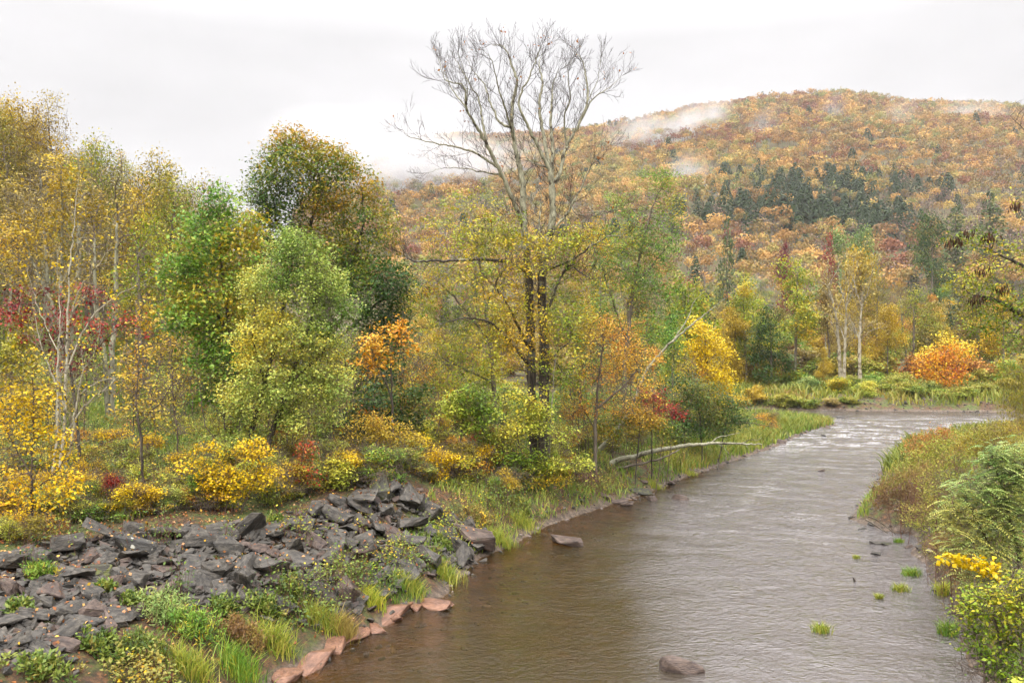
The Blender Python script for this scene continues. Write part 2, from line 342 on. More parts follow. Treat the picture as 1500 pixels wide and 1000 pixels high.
# ------------------------------------------------------------------ growing trees
def resample(P, D):
    P = np.asarray(P, float); seg = np.linalg.norm(np.diff(P, axis=0), axis=1); t = np.concatenate([[0], np.cumsum(seg)])
    n = max(2, int(round(t[-1]/D))+1); s = np.linspace(0, t[-1], n)
    return np.stack([np.interp(s, t, P[:, k]) for k in range(3)], -1)
def grow(paths, attr, D, kill, infl=6.0, maxit=140, trop=.08, jit=.25, first=None):
    """space colonisation from hand-laid limbs. paths: list of (points, index of parent path or None)"""
    nodes, par, ends = [], [], []
    for P, parent in paths:
        R = resample(P, D)
        R[1:-1] += rng.normal(size=(len(R)-2, 3))*D*.06
        if parent is None: prev = -1
        else:
            c = np.asarray(nodes[ends[parent][0]:ends[parent][1]]); prev = ends[parent][0]+int(np.argmin(((c-R[0])**2).sum(1))); R = R[1:]
        s = len(nodes)
        for p in R:
            nodes.append(p); par.append(prev); prev = len(nodes)-1
        ends.append((s, len(nodes)))
    N = np.array(nodes); par = list(par); nfix = len(N)
    A = np.asarray(attr); free = np.zeros(len(N), int)
    active = np.ones(len(N), bool)
    if first is not None: active[:] = False; active[first(N)] = True
    idx = np.nonzero(active)[0]
    d2 = ((A[:, None]-N[None, idx])**2).sum(2); k = d2.argmin(1); near = idx[k]; dist = np.sqrt(d2[np.arange(len(A)), k])
    alive = dist > kill*.6
    A, near, dist = A[alive], near[alive], dist[alive]
    nch = np.zeros(len(N), int)
    for it in range(maxit):
        if len(A) == 0: break
        use = dist < infl
        if not use.any(): break
        di = np.zeros((len(N), 3)); np.add.at(di, near[use], unit(A[use]-N[near[use]]))
        g = np.unique(near[use]); g = g[nch[g] < 9]
        if len(g) == 0: break
        pd = np.zeros((len(g), 3)); pa = np.array([par[i] for i in g]); okp = pa >= 0; pd[okp] = unit(N[g[okp]]-N[pa[okp]])
        dr = unit(unit(di[g])+.35*pd+rng.normal(size=(len(g), 3))*jit+np.array([0, 0, trop]))
        st = np.nonzero(nch[g] >= 1)[0]      # a fork that stalls between two pulls turns straight to the closest one
        if len(st):
            o = np.argsort(-dist); cl = np.zeros(len(N), int); cl[near[o]] = o; dr[st] = unit(A[cl[g[st]]]-N[g[st]])
        new = N[g]+dr*D; s = len(N)
        N = np.concatenate([N, new]); par += list(g); nch[g] += 1; nch = np.concatenate([nch, np.zeros(len(g), int)])
        dd = ((A[:, None]-new[None])**2).sum(2); kk = dd.argmin(1); dm = np.sqrt(dd[np.arange(len(A)), kk])
        b = dm < dist; near[b] = s+kk[b]; dist[b] = dm[b]
        keep = dist > kill; A, near, dist = A[keep], near[keep], dist[keep]
    return N, np.array(par), nfix
def radii(par, r0, R):
    n = len(par); tips = np.zeros(n); kids = np.zeros(n, int)
    for i in range(n):
        if par[i] >= 0: kids[par[i]] += 1
    tips[:] = 1      # wood carried above each point, so that even an unbranched limb tapers
    for i in range(n-1, -1, -1):
        if par[i] >= 0: tips[par[i]] += tips[i]
    e = math.log(max(R/r0, 1.5))/math.log(max(tips.max(), 2))
    return r0*tips**e, kids, tips
def strands(N, par, rad, thr, g, m, minlen=2):
    """thick wood as continuous tubes; returns which edges are left for thin twigs"""
    n = len(N); ch = [[] for _ in range(n)]
    for i in range(n):
        if par[i] >= 0: ch[par[i]].append(i)
    done = np.zeros(n, bool); stack = [(i, None) for i in range(n) if par[i] < 0]
    while stack:
        i, src = stack.pop()
        seq = [i] if src is None else [src, i]
        while True:
            c = [j for j in ch[seq[-1]] if rad[j] >= thr]
            if not c: break
            c.sort(key=lambda j: -rad[j])
            for j in c[1:]: stack.append((j, seq[-1]))
            seq.append(c[0])
        if len(seq) < 2: continue
        R = rad[seq].copy(); P = N[seq].copy()
        if src is not None: R[0] = min(R[0], R[1]*1.25)
        else: R[0] *= 1.35
        k = 10 if R[0] > .15 else 7 if R[0] > .06 else 5
        tube(P, R, k, g, m); done[seq[1:]] = True
        if src is None: done[seq[0]] = True
    return done
def blob(c, r, n, shell=.5):
    return np.asarray(c)+rdir(n)*(rng.random(n)**shell)[:, None]*np.asarray(r)
LEAFX = 3.1; LEAFS = .7
def build_tree(name, label, cat, base, paths, attr, mats, D=.3, kill=.42, R=.12, r0=.006, leaf=.11, per=7, spread=.2, thr=.03,
               bare=None, grad=0., group=None, droop=.25, asp=.62, maxit=140, jit=.25, infl=7., first=None, parts=True, leafy=.55, trop=.08, tw=4, twl=.22, style=None, up=.55, gmid=.55):
    """mats = (bark, leaf, twig). base = world point of the foot."""
    N, par, nfix = grow(paths, attr, D, kill, infl, maxit, trop, jit, first)
    rad, kids, tips = radii(par, r0*.6, R*.85)
    g = Geo(); done = strands(N, par, rad, thr, g, 0)
    lo, hi = N[:, 2].min(), N[:, 2].max()
    c = Geo(); e = np.nonzero((par >= 0) & ~done)[0]
    if len(e): sticks(N[par[e]], N[e], rad[par[e]].clip(None, thr), rad[e], c, 1)
    thin = np.nonzero((tips < 26) & (np.arange(len(N)) >= min(nfix, 1)))[0]
    if tw and len(thin):
        T = np.repeat(thin[rng.random(len(thin)) < .9], tw); d = unit(N[T]-N[np.maximum(par[T], 0)])
        d = unit(d*.8+rdir(len(T))*.9+np.array([0, 0, .1])); ln = twl*(.4+rng.random(len(T)))
        tip = N[T]+d*ln[:, None]; sticks(N[T], tip, r0*.75, r0*.45, c, 1)
    if per > 0 and len(thin):
        cl = fbm(N[:, 0]*1.1+N[:, 2]*.7, N[:, 1]*1.1-N[:, 2]*.9, 61, 3)
        lf = thin[(cl[thin] > np.quantile(cl[thin], 1-leafy)) if leafy < 1 else np.ones(len(thin), bool)]
        if bare is not None: lf = lf[rng.random(len(lf)) > bare((N[lf, 2]-lo)/(hi-lo))]
        T = np.repeat(lf, int(round(per*LEAFX))); P = N[T]+rng.normal(size=(len(T), 3))*spread*.8*np.array([1, 1, .65]); nbase = rdir(len(N))
        hue = fbm(N[:, 0]*.8+31, N[:, 2]*.8+N[:, 1]*.5, 71, 2)
        r = np.clip(.5+1.5*(hue[T]-.5)+.30*(rng.random(len(T))-.5)*2+grad*((P[:, 2]-lo)/(hi-lo)-gmid), .01, .99)
        if style == 'frond': fronds(P[::2], leaf, c, 0, r[::2])
        else: leafset(P, leaf*LEAFS, c, 0, r, droop=droop, asp=asp, up=up, nb=nbase[T])
    root = bpy.data.objects.new(name, None); COL.objects.link(root); root.location = base; tag(root, label, cat, group)
    if not g.empty(): link('trunk', g.mesh('trunk', [mats[0]], base), root)
    if not c.empty(): link('crown', c.mesh('crown', [mats[1], mats[2] if len(mats) > 2 else mats[0]], base), root)
    return root
def fronds(P, L, g, m, r):
    """arching compound leaves with paired leaflets (locust, sumac)"""
    n = len(P); D = rdir(n); D[:, 2] = np.abs(D[:, 2])*.5-.05; D = unit(D); S = unit(np.cross(D, [0, 0, 1.])); K = 7
    ln = L*(.7+.6*rng.random(n))
    for k in range(K):
        t = (k+1)/K; C = P+D*(ln*t)[:, None]+np.array([0, 0, -1])*(ln*.45*t*t)[:, None]
        for s in (-1, 1):
            d = unit(S*s+D*.55+np.array([0, 0, -.25-.3*t])); Nn = unit(np.array([0, 0, 1.])+S*s*.35+rng.normal(size=(n, 3))*.2)
            leaves(C, d, Nn, ln*.30*(1-.35*abs(t-.5)), ln*.085, g, m, np.clip(r+rng.normal(size=n)*.05, 0, 1), fold=.1)
def smooth_path(P, n=6):
    P = np.asarray(P, float); Q = np.concatenate([[2*P[0]-P[1]], P, [2*P[-1]-P[-2]]]); out = []
    for i in range(1, len(Q)-2):
        for t in np.arange(n)/n:
            a, b, c_, d = Q[i-1], Q[i], Q[i+1], Q[i+2]
            out.append(.5*(2*b+(c_-a)*t+(2*a-5*b+4*c_-d)*t*t+(3*b-a-3*c_+d)*t**3))
    out.append(P[-1]); return np.array(out)
def spray(P, D, L, R, g, m, levels, kids=(5, 4), ang=.62, rise=.5, ratio=.5):
    """straight forking twigs: every branch is a short bowed line that carries shorter ones; returns the tips"""
    n = len(P)
    if n == 0: return np.zeros((0, 3))
    K = 4; pts = [P]; d = unit(D)
    for k in range(K):
        d = unit(d+rng.normal(size=(n, 3))*.13+np.array([0, 0, rise*.22])); pts.append(pts[-1]+d*(L/K)[:, None])
    for k in range(K): sticks(pts[k], pts[k+1], R*(1-.2*k), R*(.8-.2*k)+.0012, g, m)
    tips = pts[-1]
    if levels > 0:
        kk = kids[0]; T = np.repeat(np.arange(n), kk); t = np.tile((np.arange(kk)+.7)/kk, n)+rng.random(len(T))*.18; t = np.clip(t, .1, .98)*K
        i = np.minimum(t.astype(int), K-1); A = np.stack(pts, 1); a, b = A[T, i], A[T, i+1]; q = a+(b-a)*(t-i)[:, None]; dd = unit(b-a); s = unit(np.cross(dd, rdir(len(T))))
        nd_ = unit(dd*math.cos(ang)+s*math.sin(ang)+np.array([0, 0, .12]))
        l = L[T]*ratio*(1.15-.6*t/K)*(.65+.6*rng.random(len(T)))
        tips = np.concatenate([tips, spray(q, nd_, l, np.maximum(R[T]*.6, RMIN), g, m, levels-1, kids[1:]+(kids[-1],), ang, rise, ratio)])
    return tips
RMIN = .0036
def limb_tree(name, label, cat, Y, limbs, mats, r_base, tw_gap=.4, tw_len=1.3, levels=2, kids=(5, 3), bare_below=.3, leaf=0, leaffrac=.1, group=None, limb_name='limb', wob=.03, rt=.02, tw_r=.014, taper=.85, leafpal_droop=.4, ends={}):
    """a bare or thin-leaved tree drawn limb by limb: limbs = [(parent or None, [(px, py, depth)...])]; every limb is a part, twigs are forked sprays"""
    lines = []; tw = Geo(); root = bpy.data.objects.new(name, None); COL.objects.link(root); tag(root, label, cat, group); base = None; S0, S1, SL, SR = [], [], [], []
    for j, (par, pts) in enumerate(limbs):
        P = np.array([wpt(p[0], p[1], Y+(p[2] if len(p) > 2 else 0)) for p in pts])
        if par is None: P[0, 2] = float(gz(P[0, 0], P[0, 1]))-.12
        if base is None: base = P[0].copy(); root.location = base
        r = r_base
        if par is not None:
            Q, Rq = lines[par]; k = int(np.argmin(((Q-P[0])**2).sum(1))); P[0] = Q[k]; r = min(Rq[k]*.8, r_base*.6, .008+.004*np.linalg.norm(np.diff(P, axis=0), axis=1).sum()**1.7)
        elif j > 0: r = r_base*.88
        C = smooth_path(P, 7); n = len(C); C[1:-1] += rng.normal(size=(n-2, 3))*wob*np.minimum(1, np.arange(1, n-1)/6)[:, None]*.6
        s = np.linspace(0, 1, n); Rr = np.maximum(r*(1-s)**taper, min(rt, r)*(1-.55*s)); Rr = np.maximum(Rr, r*(1-s)+ends[j]*s) if j in ends else Rr; Rr *= 1+.07*rng.normal(size=n)*(Rr > .05)
        if par is None: Rr[:4] *= [1.55, 1.28, 1.12, 1.04]
        lines.append((C, Rr)); g = Geo(); tube(C, Rr, 12 if r > .12 else 8 if r > .05 else 6, g, 0)
        me = g.mesh('trunk' if par is None else limb_name, list(mats[0]), base)
        if len(mats[0]) > 1:
            nf = len(me.polygons); c = np.empty(nf*3, np.float32); me.polygons.foreach_get('center', c); c = c.reshape(-1, 3)+base; me.polygons.foreach_set('material_index', (c[:, 2] > mats[3]-1.6+3.2*vnoise(c[:, 0]*3+c[:, 1], c[:, 2]*1.3, 5)).astype(np.int32))
        link('trunk' if par is None else limb_name, me, root)
        d = unit(np.gradient(C, axis=0)); L = np.linalg.norm(np.diff(C, axis=0), axis=1).sum(); lo = bare_below if par is None else .12; m = max(2, int(L*(1-lo)/tw_gap)); t = lo+(1-lo)*(np.arange(m)+rng.random(m))/m; i = np.clip((t*(n-1)).astype(int), 0, n-1)
        sd = unit(np.cross(d[i], rdir(m))); S0.append(C[i]); S1.append(unit(d[i]*.62+sd*.8+np.array([0, 0, .15]))); SL.append(tw_len*(1.15-.55*t)*(.55+.7*rng.random(m))); SR.append(np.minimum(Rr[i]*.55, tw_r))
        for q in range(3): S0.append(C[-1:]); S1.append(unit(d[-1:]+rng.normal(size=(1, 3))*.35)); SL.append(np.array([tw_len*.5])); SR.append(np.array([tw_r*.7]))
    tips = spray(np.concatenate(S0), np.concatenate(S1), np.concatenate(SL), np.concatenate(SR), tw, 1, levels, kids)
    if leaf:
        k = rng.random(len(tips)) < leaffrac; T = np.repeat(tips[k], 3, 0)+rng.normal(size=(3*int(k.sum()), 3))*leaf*.9; leafset(T, leaf, tw, 0, np.clip(.5+1.3*(fbm(T[:, 0]*.8, T[:, 2]*.8, 3, 2)-.5)+.5*(rng.random(len(T))-.5), 0, .99), droop=leafpal_droop)
    link('crown', tw.mesh('crown', [mats[1], mats[2]], base), root)
    return root, base
def copy_tree(root, loc, rz, sc, label, cat=None, group=None, leafm=None):
    r = root.copy(); COL.objects.link(r); r.location = loc; r.rotation_euler = (0, 0, rz); r.scale = sc if hasattr(sc, '__len__') else (sc, sc, sc)
    tag(r, label, cat, group or None)
    if not group and 'group' in r: del r['group']
    for ch in root.children:
        c = ch.copy(); COL.objects.link(c); c.parent = r
        if leafm is not None and ch.name.startswith('crown'):
            c.material_slots[0].link = 'OBJECT'; c.material_slots[0].material = leafm
    return r
def near_tree(name, label, cat, Y, stems, crown, mats, natt=700, depth=.75, shell=.55, gap=.25, **kw):
    """a tree read off the photo: stems = sight lines at distance Y (+ own depth), crown = ellipses (cx, cy, rx, ry[, depth offset])"""
    natt = int(natt*2.1); kw['D'] = kw.get('D', .3)*.72; kw['kill'] = kw.get('kill', .42)*.68
    s = Y/F; paths = []; bx, by, bz = None, None, None
    for i, st in enumerate(stems):
        par = None
        if isinstance(st, tuple): par, st = st
        P = np.array([wpt(p[0], p[1], Y+(p[2] if len(p) > 2 else 0)) for p in st])
        if par is None:
            P[0, 2] = float(gz(P[0, 0], P[0, 1]))-.08
            if bx is None: bx, by, bz = P[0]
        paths.append((P, par))
    ar = np.array([c[2]*c[3] for c in crown], float); A = []
    for c, a in zip(crown, ar/ar.sum()):
        A.append(blob(wpt(c[0], c[1], Y+(c[4] if len(c) > 4 else 0)), (c[2]*s, (c[2]+c[3])/2*s*depth, c[3]*s), max(8, int(natt*a)), shell))
    A = np.concatenate(A); fq = 1.9/np.sqrt(ar.mean())/s     # crowns break up into clumps with gaps between
    q = fbm(A[:, 0]*fq+A[:, 1]*fq*.6, A[:, 2]*fq*1.3-A[:, 1]*fq*.5, int(bx*7) % 97, 3); A = A[q > np.quantile(q, gap)]; gzz = gz(A[:, 0], A[:, 1]); A = A[A[:, 2] > gzz+.15]
    return build_tree(name, label, cat, (float(bx), float(by), float(bz)), paths, A, mats, **kw)
# ------------------------------------------------------------------ palettes and barks
PAL = {k: leafmat('leaf_'+k, v) for k, v in {
    'gold': ['#7f6c2a', '#a89036', '#c0a43e', '#cdb54a', '#c29a3c'], 'yellow': ['#8d8a2c', '#c2a32f', '#dcb936', '#e6c63f', '#cf9a34'],
    'lime': ['#64802b', '#8f9e3a', '#b0b64c', '#c9c25a', '#d8c64e'], 'aspen': ['#67863a', '#8a9f4a', '#a8b55c', '#c2c46a', '#dcc856'],
    'green': ['#4a6e2a', '#618a36', '#7f9f42', '#98ab4a', '#c2a840'], 'darkgreen': ['#23391a', '#314b22', '#42602b', '#566f30', '#7d7a34'],
    'olive': ['#5a5820', '#77722a', '#8f8736', '#a5963e', '#b29a42'], 'orange': ['#a0622a', '#c48632', '#d8a040', '#e0b450', '#ccb048'],
    'rust': ['#744527', '#985f32', '#b07840', '#be864a', '#ae904e'], 'red': ['#571d20', '#7c2a2c', '#a23a38', '#b5533c', '#8d7a34'],
    'tan': ['#6c5a34', '#8d7a46', '#a69353', '#b3a25c', '#b8a654'], 'oak': ['#34521f', '#4f6f2a', '#748530', '#a09636', '#b88e34'],
    'yellowgreen': ['#5a7522', '#82962e', '#a8a83a', '#c6b440', '#cfa63c'], 'brown': ['#54402a', '#6d5232', '#846640', '#97794a', '#958845'],
    'sage': ['#4c6a36', '#6b8747', '#88a05a', '#a0ab66', '#b0a95c'], 'brightyellow': ['#c4a82c', '#dcbc30', '#e8cb3c', '#ecd44e', '#d8b43a'],
    'conifer': ['#22301c', '#2c3d22', '#384b2a', '#465731', '#5a6238'], 'pine': ['#3a4a2a', '#4b5c35', '#5c6c40', '#6d7a48', '#7d7d46'],
    'maroon': ['#4a1f26', '#6d2a33', '#85343c', '#93483f', '#84603a'], 'flame': ['#bf6632', '#d27f36', '#e09a3c', '#e6ba42', '#e8d050'], 'weed': ['#3c4f22', '#52682c', '#6c7d36', '#858d42', '#948a48'], 'grassy': ['#55702a', '#7b8f38', '#9ba446', '#b3ae52', '#b8a558']}.items()}
BARK = {'dark': noisemat('bark_dark', ['#241f1b', '#4a423a', '#6e655a'], 9, stretch=(1, 1, .12), bump=1, bscale=16, patch='#7c7a6c', pscale=2.2, pth=.6, bdist=.08),
        'lichen': noisemat('bark_lichen', ['#5d584a', '#8a8770', '#a9a68e'], 7, stretch=(1, 1, .4), bump=.8, bscale=18, patch='#4a4136', pscale=3.2, pth=.57, bdist=.04),
        'white': noisemat('bark_white', ['#837c6a', '#a8a18d', '#bcb5a0'], 5, stretch=(1, 1, 2.2), bump=.4, bscale=12, patch='#4a4236', pscale=7, pth=.56),
        'grey': noisemat('bark_grey', ['#4a4238', '#6b6154', '#857b6b'], 6, stretch=(1, 1, .3), bump=.5, bscale=18),
        'sycamore': noisemat('bark_sycamore', ['#857c69', '#a39a86', '#b8b09b'], 2.2, stretch=(1, 1, .8), bump=.3, bscale=8, patch='#776c58', pscale=2, pth=.52),
        'twig': noisemat('twig_bark', ['#463b33', '#63564b', '#74685a'], 6, bump=0), 'paletwig': noisemat('pale_twig_bark', ['#6d6557', '#8d8674', '#a09a86'], 6, bump=0),
        'darktwig': noisemat('dark_twig_bark', ['#2c241f', '#3d332b', '#4c4036'], 6, bump=0), 'redtwig': noisemat('reddish_twig_bark', ['#4d362e', '#6a4c40', '#7a5a4c'], 6, bump=0)}
# ------------------------------------------------------------------ the tall bare tree
def tall_tree():
    Y = 36.0
    z7 = lambda pts: [(580+.3*p[0], 30+.3*p[1]) for p in pts]
    z8 = lambda pts: [(580+.3*p[0], 300+.3*p[1]) for p in pts]
    def dep(pts, d0, d1): n = len(pts); return [(x, y, d0+(d1-d0)*i/max(1, n-1)) for i, (x, y) in enumerate(pts)]
    S = []
    S.append(dep([(797, 700), (796, 640), (797, 560), (796, 480), (793, 420), (797, 370), (808, 330)]+z7([(765, 880), (755, 740)]), 0, .2))        # 0 main trunk
    S.append(dep([(782, 698), (780, 620), (778, 540), (776, 460), (774, 400), (769, 350), (766, 310)]+z7([(620, 800), (600, 700), (575, 580), (565, 450), (590, 300), (560, 210), (525, 130), (455, 120)]), .3, 1.2))  # 1
    S.append((0, dep(z7([(755, 740), (690, 610), (640, 505), (600, 395), (650, 280), (690, 180), (716, 112)]), .2, -1.2)))                       # 2
    S.append((0, dep(z7([(758, 800), (800, 745), (830, 620), (880, 530), (935, 400), (930, 280), (905, 190), (862, 135)]), .2, 1.6)))           # 3
    S.append((0, dep(z7([(757, 770), (765, 650), (757, 500), (762, 390), (770, 300), (800, 240)]), .2, 2.6)))                                    # 4
    S.append((3, dep(z7([(935, 400), (985, 290), (1000, 190)]), 1.2, .2))); S.append((3, dep(z7([(880, 530), (960, 390), (1040, 330), (1105, 270)]), 1, 2.6)))
    S.append((1, dep([(768, 330)]+z7([(560, 850), (500, 720), (440, 600), (390, 510), (345, 430), (330, 320), (240, 290), (205, 180)]), .5, -2.0)))   # 7
    S.append((7, dep(z7([(345, 430), (345, 300), (305, 160)]), -1.2, -2.6))); S.append((7, dep(z7([(345, 430), (270, 330), (215, 200)]), -1.2, .6)))
    S.append((1, dep(z7([(555, 520), (510, 500), (460, 400), (430, 310), (380, 250), (345, 180)]), .8, 2.6)))
    S.append((7, dep(z7([(500, 720), (400, 655), (300, 620), (200, 600), (80, 570), (30, 535)]), 0, -1.6)))                                    # 11
    S.append((7, dep(z7([(520, 760), (430, 740), (350, 725), (250, 720), (150, 745)]), .2, 1.8)))
    S.append((0, dep([(806, 345)]+z7([(830, 950), (870, 880), (940, 740), (985, 660), (1045, 610)]), .2, -.8)))                                 # 13
    S.append((13, dep(z7([(860, 900), (885, 950), (950, 935), (1050, 925), (1150, 920)]), 0, -1.2)))
    S.append((0, dep(z7([(758, 720), (720, 560), (700, 420), (715, 300), (700, 220), (712, 160)]), .4, 1.8))); S.append((3, dep(z7([(830, 620), (820, 480), (850, 380), (840, 260), (860, 190)]), .8, -1.4))); S.append((1, dep(z7([(575, 600), (545, 470), (500, 330), (470, 200), (430, 150)]), .8, -1.6))); S.append((7, dep(z7([(440, 600), (420, 480), (400, 380), (320, 240), (290, 190)]), -.4, .8)))
    S.append((0, dep([(798, 400)]+z7([(700, 1000), (708, 900), (710, 780)]), .1, 1.2)))
    S.append((2, dep(z7([(735, 720), (650, 680), (600, 590), (560, 550)]), .2, 2.2)))
    S.append((1, dep(z8([(690, 200), (600, 60), (520, 60), (440, 190)]), .4, -1.4)))
    S.append((1, dep(z8([(670, 330), (510, 270), (230, 275), (80, 270), (20, 230)]), .4, -2.2)))
    S.append((1, dep(z8([(685, 720), (600, 600), (540, 480), (490, 400), (520, 330), (570, 300)]), .3, -1.6)))
    S.append((1, dep(z8([(690, 780), (560, 670), (450, 570), (300, 560), (180, 600)]), .3, -2.4)))
    S.append((0, dep(z8([(735, 330), (860, 270), (960, 200), (1060, 150), (1160, 165)]), .1, -1.6)))
    S.append((0, dep(z8([(745, 560), (830, 310), (900, 330), (950, 360), (1000, 360)]), .1, -1.9)))
    S.append((0, dep(z8([(740, 720), (790, 780), (850, 840), (960, 870)]), 0, -1.6)))
    S.append((0, dep(z8([(745, 800), (820, 690), (900, 640), (1040, 650)]), 0, 1.2)))
    s = Y/F; limbs = [(None, st) if not isinstance(st, tuple) else st for st in S]
    zt = wpt(0, 370, Y)[2]
    root, base = limb_tree('tall_tree', 'tall bare grey-barked tree with twin trunks, spreading leafless limbs high above the others', 'tree', Y, limbs, ([BARK['dark'], BARK['lichen']], PAL['rust'], BARK['darktwig'], zt), .25,
        ends={0: .12}, tw_gap=.3, tw_len=1.7, levels=2, kids=(6, 4), bare_below=.42, leaf=.12, leaffrac=.004, rt=.016, tw_r=.011)
    # leafy shoots on the lower trunk
    E = [(815, 360, 56, 26, -.9), (780, 385, 70, 40, -1.2), (840, 400, 55, 40, .3), (755, 440, 60, 40, -1), (720, 410, 60, 50, -1.2), (830, 450, 60, 40, .8), (740, 345, 50, 36, -.5), (850, 350, 40, 20, .4), (700, 350, 50, 30, 0), (765, 510, 60, 50, -.9), (825, 550, 45, 45, -.7), (775, 595, 45, 36, -.9), (845, 500, 36, 40, .4), (810, 470, 40, 30, -.9), (730, 490, 40, 40, 0)]
    P = []
    for cx_, cy_, rx, ry, dy in E:
        A = blob(wpt(cx_, cy_, Y+dy), (rx*s, 1.5, ry*s), 40, .6)
        for a in A:
            P.append(a+rng.normal(size=(rng.integers(12, 36), 3))*np.array([.24, .24, .13]))
    Q = np.concatenate(P); c = Geo(); r = np.clip(.55+1.3*(fbm(Q[:, 0]*.9, Q[:, 2]*.9, 4)-.5)+.5*(rng.random(len(Q))-.5), 0, .99)
    leafset(Q, .11, c, 0, r, droop=.3)
    for A in P: c0 = A.mean(0); sel = A[:8]; sticks(np.repeat(c0[None], len(sel), 0), sel, .006, .003, c, 1)
    link('foliage', c.mesh('foliage', [PAL['yellowgreen'], BARK['twig']], base), root)
tall_tree()
DK = ('dark', 'twig'); 
def M(leaf, bark='dark', twig='twig'): return (BARK[bark], PAL[leaf], BARK[twig])
# ------------------------------------------------------------------ trees of the near left bank, far to near
near_tree('oak_tree', 'tall oak turning orange at the top and dark green below, behind the pale aspen', 'tree', 44,
    [[(500, 640), (490, 520), (478, 440), (462, 380), (455, 330)], (0, [(478, 440), (510, 400), (530, 340)]), (0, [(482, 460), (440, 400), (415, 340)]), (0, [(490, 500), (545, 450), (590, 420)])],
    [(450, 262, 92, 64), (400, 300, 48, 56), (510, 290, 52, 52), (430, 212, 50, 30), (480, 240, 40, 36), (530, 350, 60, 62), (560, 420, 66, 46, -1), (500, 400, 60, 50, 1), (560, 480, 50, 40), (420, 350, 60, 40), (545, 540, 60, 40)], M('oak'),
    natt=2000, gap=.15, D=.42, kill=.48, R=.24, leaf=.2, per=9, spread=.32, grad=1.3, gmid=.76, leafy=.95, thr=.04)
near_tree('green_maple', 'green maple with a few orange leaves, just below the slope of grey woods', 'tree', 31,
    [[(345, 690), (352, 640), (348, 560), (336, 480), (325, 400), (322, 320)], (0, [(338, 490), (300, 430), (270, 390)]), (0, [(346, 540), (370, 450), (385, 400)]), (0, [(350, 600), (330, 580), (305, 572)])],
    [(322, 300, 30, 38), (285, 330, 26, 22), (310, 365, 62, 46), (270, 400, 46, 34), (345, 400, 48, 50), (310, 450, 70, 46), (360, 340, 36, 36), (270, 470, 40, 26), (330, 576, 48, 16), (330, 520, 60, 40)], M('green'),
    natt=1200, gap=.15, D=.32, kill=.4, R=.13, leaf=.19, per=8, spread=.26, leafy=.95, droop=.35)
near_tree('aspen_tree', 'pale yellow-green aspen with two dark leaning stems, above the middle of the rocks', 'tree', 28,
    [[(352, 706), (366, 640), (388, 560), (412, 470), (428, 380)], [(384, 700), (396, 640), (424, 560), (455, 470), (470, 400)], (0, [(388, 560), (370, 500), (375, 430)]), (1, [(424, 560), (470, 520), (500, 470)])],
    [(428, 372, 52, 42), (400, 420, 50, 50), (465, 420, 46, 50), (490, 470, 34, 60), (440, 490, 70, 56), (380, 500, 46, 50), (420, 560, 80, 50), (480, 560, 42, 46), (370, 580, 50, 40), (450, 610, 60, 30), (365, 640, 44, 26)], M('aspen'),
    natt=1700, gap=.18, D=.26, kill=.33, R=.11, leaf=.1, per=14, spread=.2, leafy=.95, asp=.8)
near_tree('gold_tree', 'sparse golden-leaved tree with a pale trunk on the sloping wood edge', 'tree', 34,
    [[(84, 640), (88, 520), (90, 400), (92, 300), (86, 180)], (0, [(89, 470), (50, 390), (30, 330)]), (0, [(90, 420), (125, 340), (135, 290)])],
    [(88, 258, 56, 34), (60, 300, 62, 40), (115, 310, 46, 44), (40, 340, 50, 30), (100, 360, 56, 40), (75, 420, 56, 40), (20, 380, 30, 40)], M('gold', 'lichen', 'paletwig'),
    natt=800, D=.32, kill=.4, R=.12, leaf=.16, per=5, spread=.25, leafy=.62)
limb_tree('birch_tree', 'white-barked birch with forked leaning stems and bare arching branches', 'tree', 26,
    [(None, [(80, 708), (92, 650), (96, 560), (99, 470), (104, 380), (112, 300), (116, 240)]), (None, [(86, 712, .2), (104, 650, .1), (112, 590, 0), (138, 562, -.2), (190, 548, -.5)]), (None, [(74, 704, -.1), (84, 620, .1), (84, 540, .2), (88, 460, .4), (84, 380, .6)]), (0, [(97, 540), (130, 470, .3), (170, 435, .5), (225, 405, .7)]),
     (0, [(96, 600), (74, 545, -.3), (55, 490, -.5), (48, 440, -.6)]), (1, [(110, 600), (120, 550, -.2), (140, 510, -.4), (152, 450, -.6)]), (0, [(99, 480), (118, 420, -.4), (150, 380, -.6), (165, 330, -.8)]), (2, [(85, 520), (60, 460, .5), (40, 400, .7)]), (0, [(98, 640), (130, 590, .4), (165, 560, .6), (180, 520, .7)])],
    ([BARK['white']], PAL['yellow'], BARK['paletwig']), .056, tw_gap=.22, tw_len=.75, levels=2, kids=(4, 3), bare_below=.18, leaf=.1, leaffrac=.05, rt=.007, tw_r=.008)
near_tree('red_sumac', 'crimson-leaved small tree tangled behind the white birch', 'tree', 27.5,
    [[(120, 690), (112, 600), (100, 520), (70, 460)], (0, [(108, 560), (150, 500), (190, 470)])],
    [(60, 432, 46, 14), (30, 450, 30, 30), (90, 470, 40, 30), (105, 520, 40, 40), (150, 470, 36, 26), (190, 480, 30, 22), (60, 500, 30, 30), (130, 430, 30, 16)], M('red'),
    natt=360, D=.3, kill=.36, R=.06, leaf=.14, per=7, spread=.22, leafy=.6, droop=.5)
near_tree('orange_sapling', 'slim sapling with reddish trunk and orange-yellow leaves, right of the white birch', 'tree', 24.5,
    [[(210, 718), (206, 640), (200, 590), (204, 500), (210, 440)], (0, [(202, 600), (195, 560), (180, 520)]), (0, [(204, 620), (235, 590), (255, 560)])],
    [(215, 462, 26, 28), (225, 510, 34, 30), (205, 550, 38, 26), (240, 560, 30, 36), (205, 602, 46, 16), (245, 625, 34, 18)], M('gold', 'dark'),
    natt=240, D=.26, kill=.3, R=.05, leaf=.12, per=4, spread=.2, leafy=.55, droop=.4)
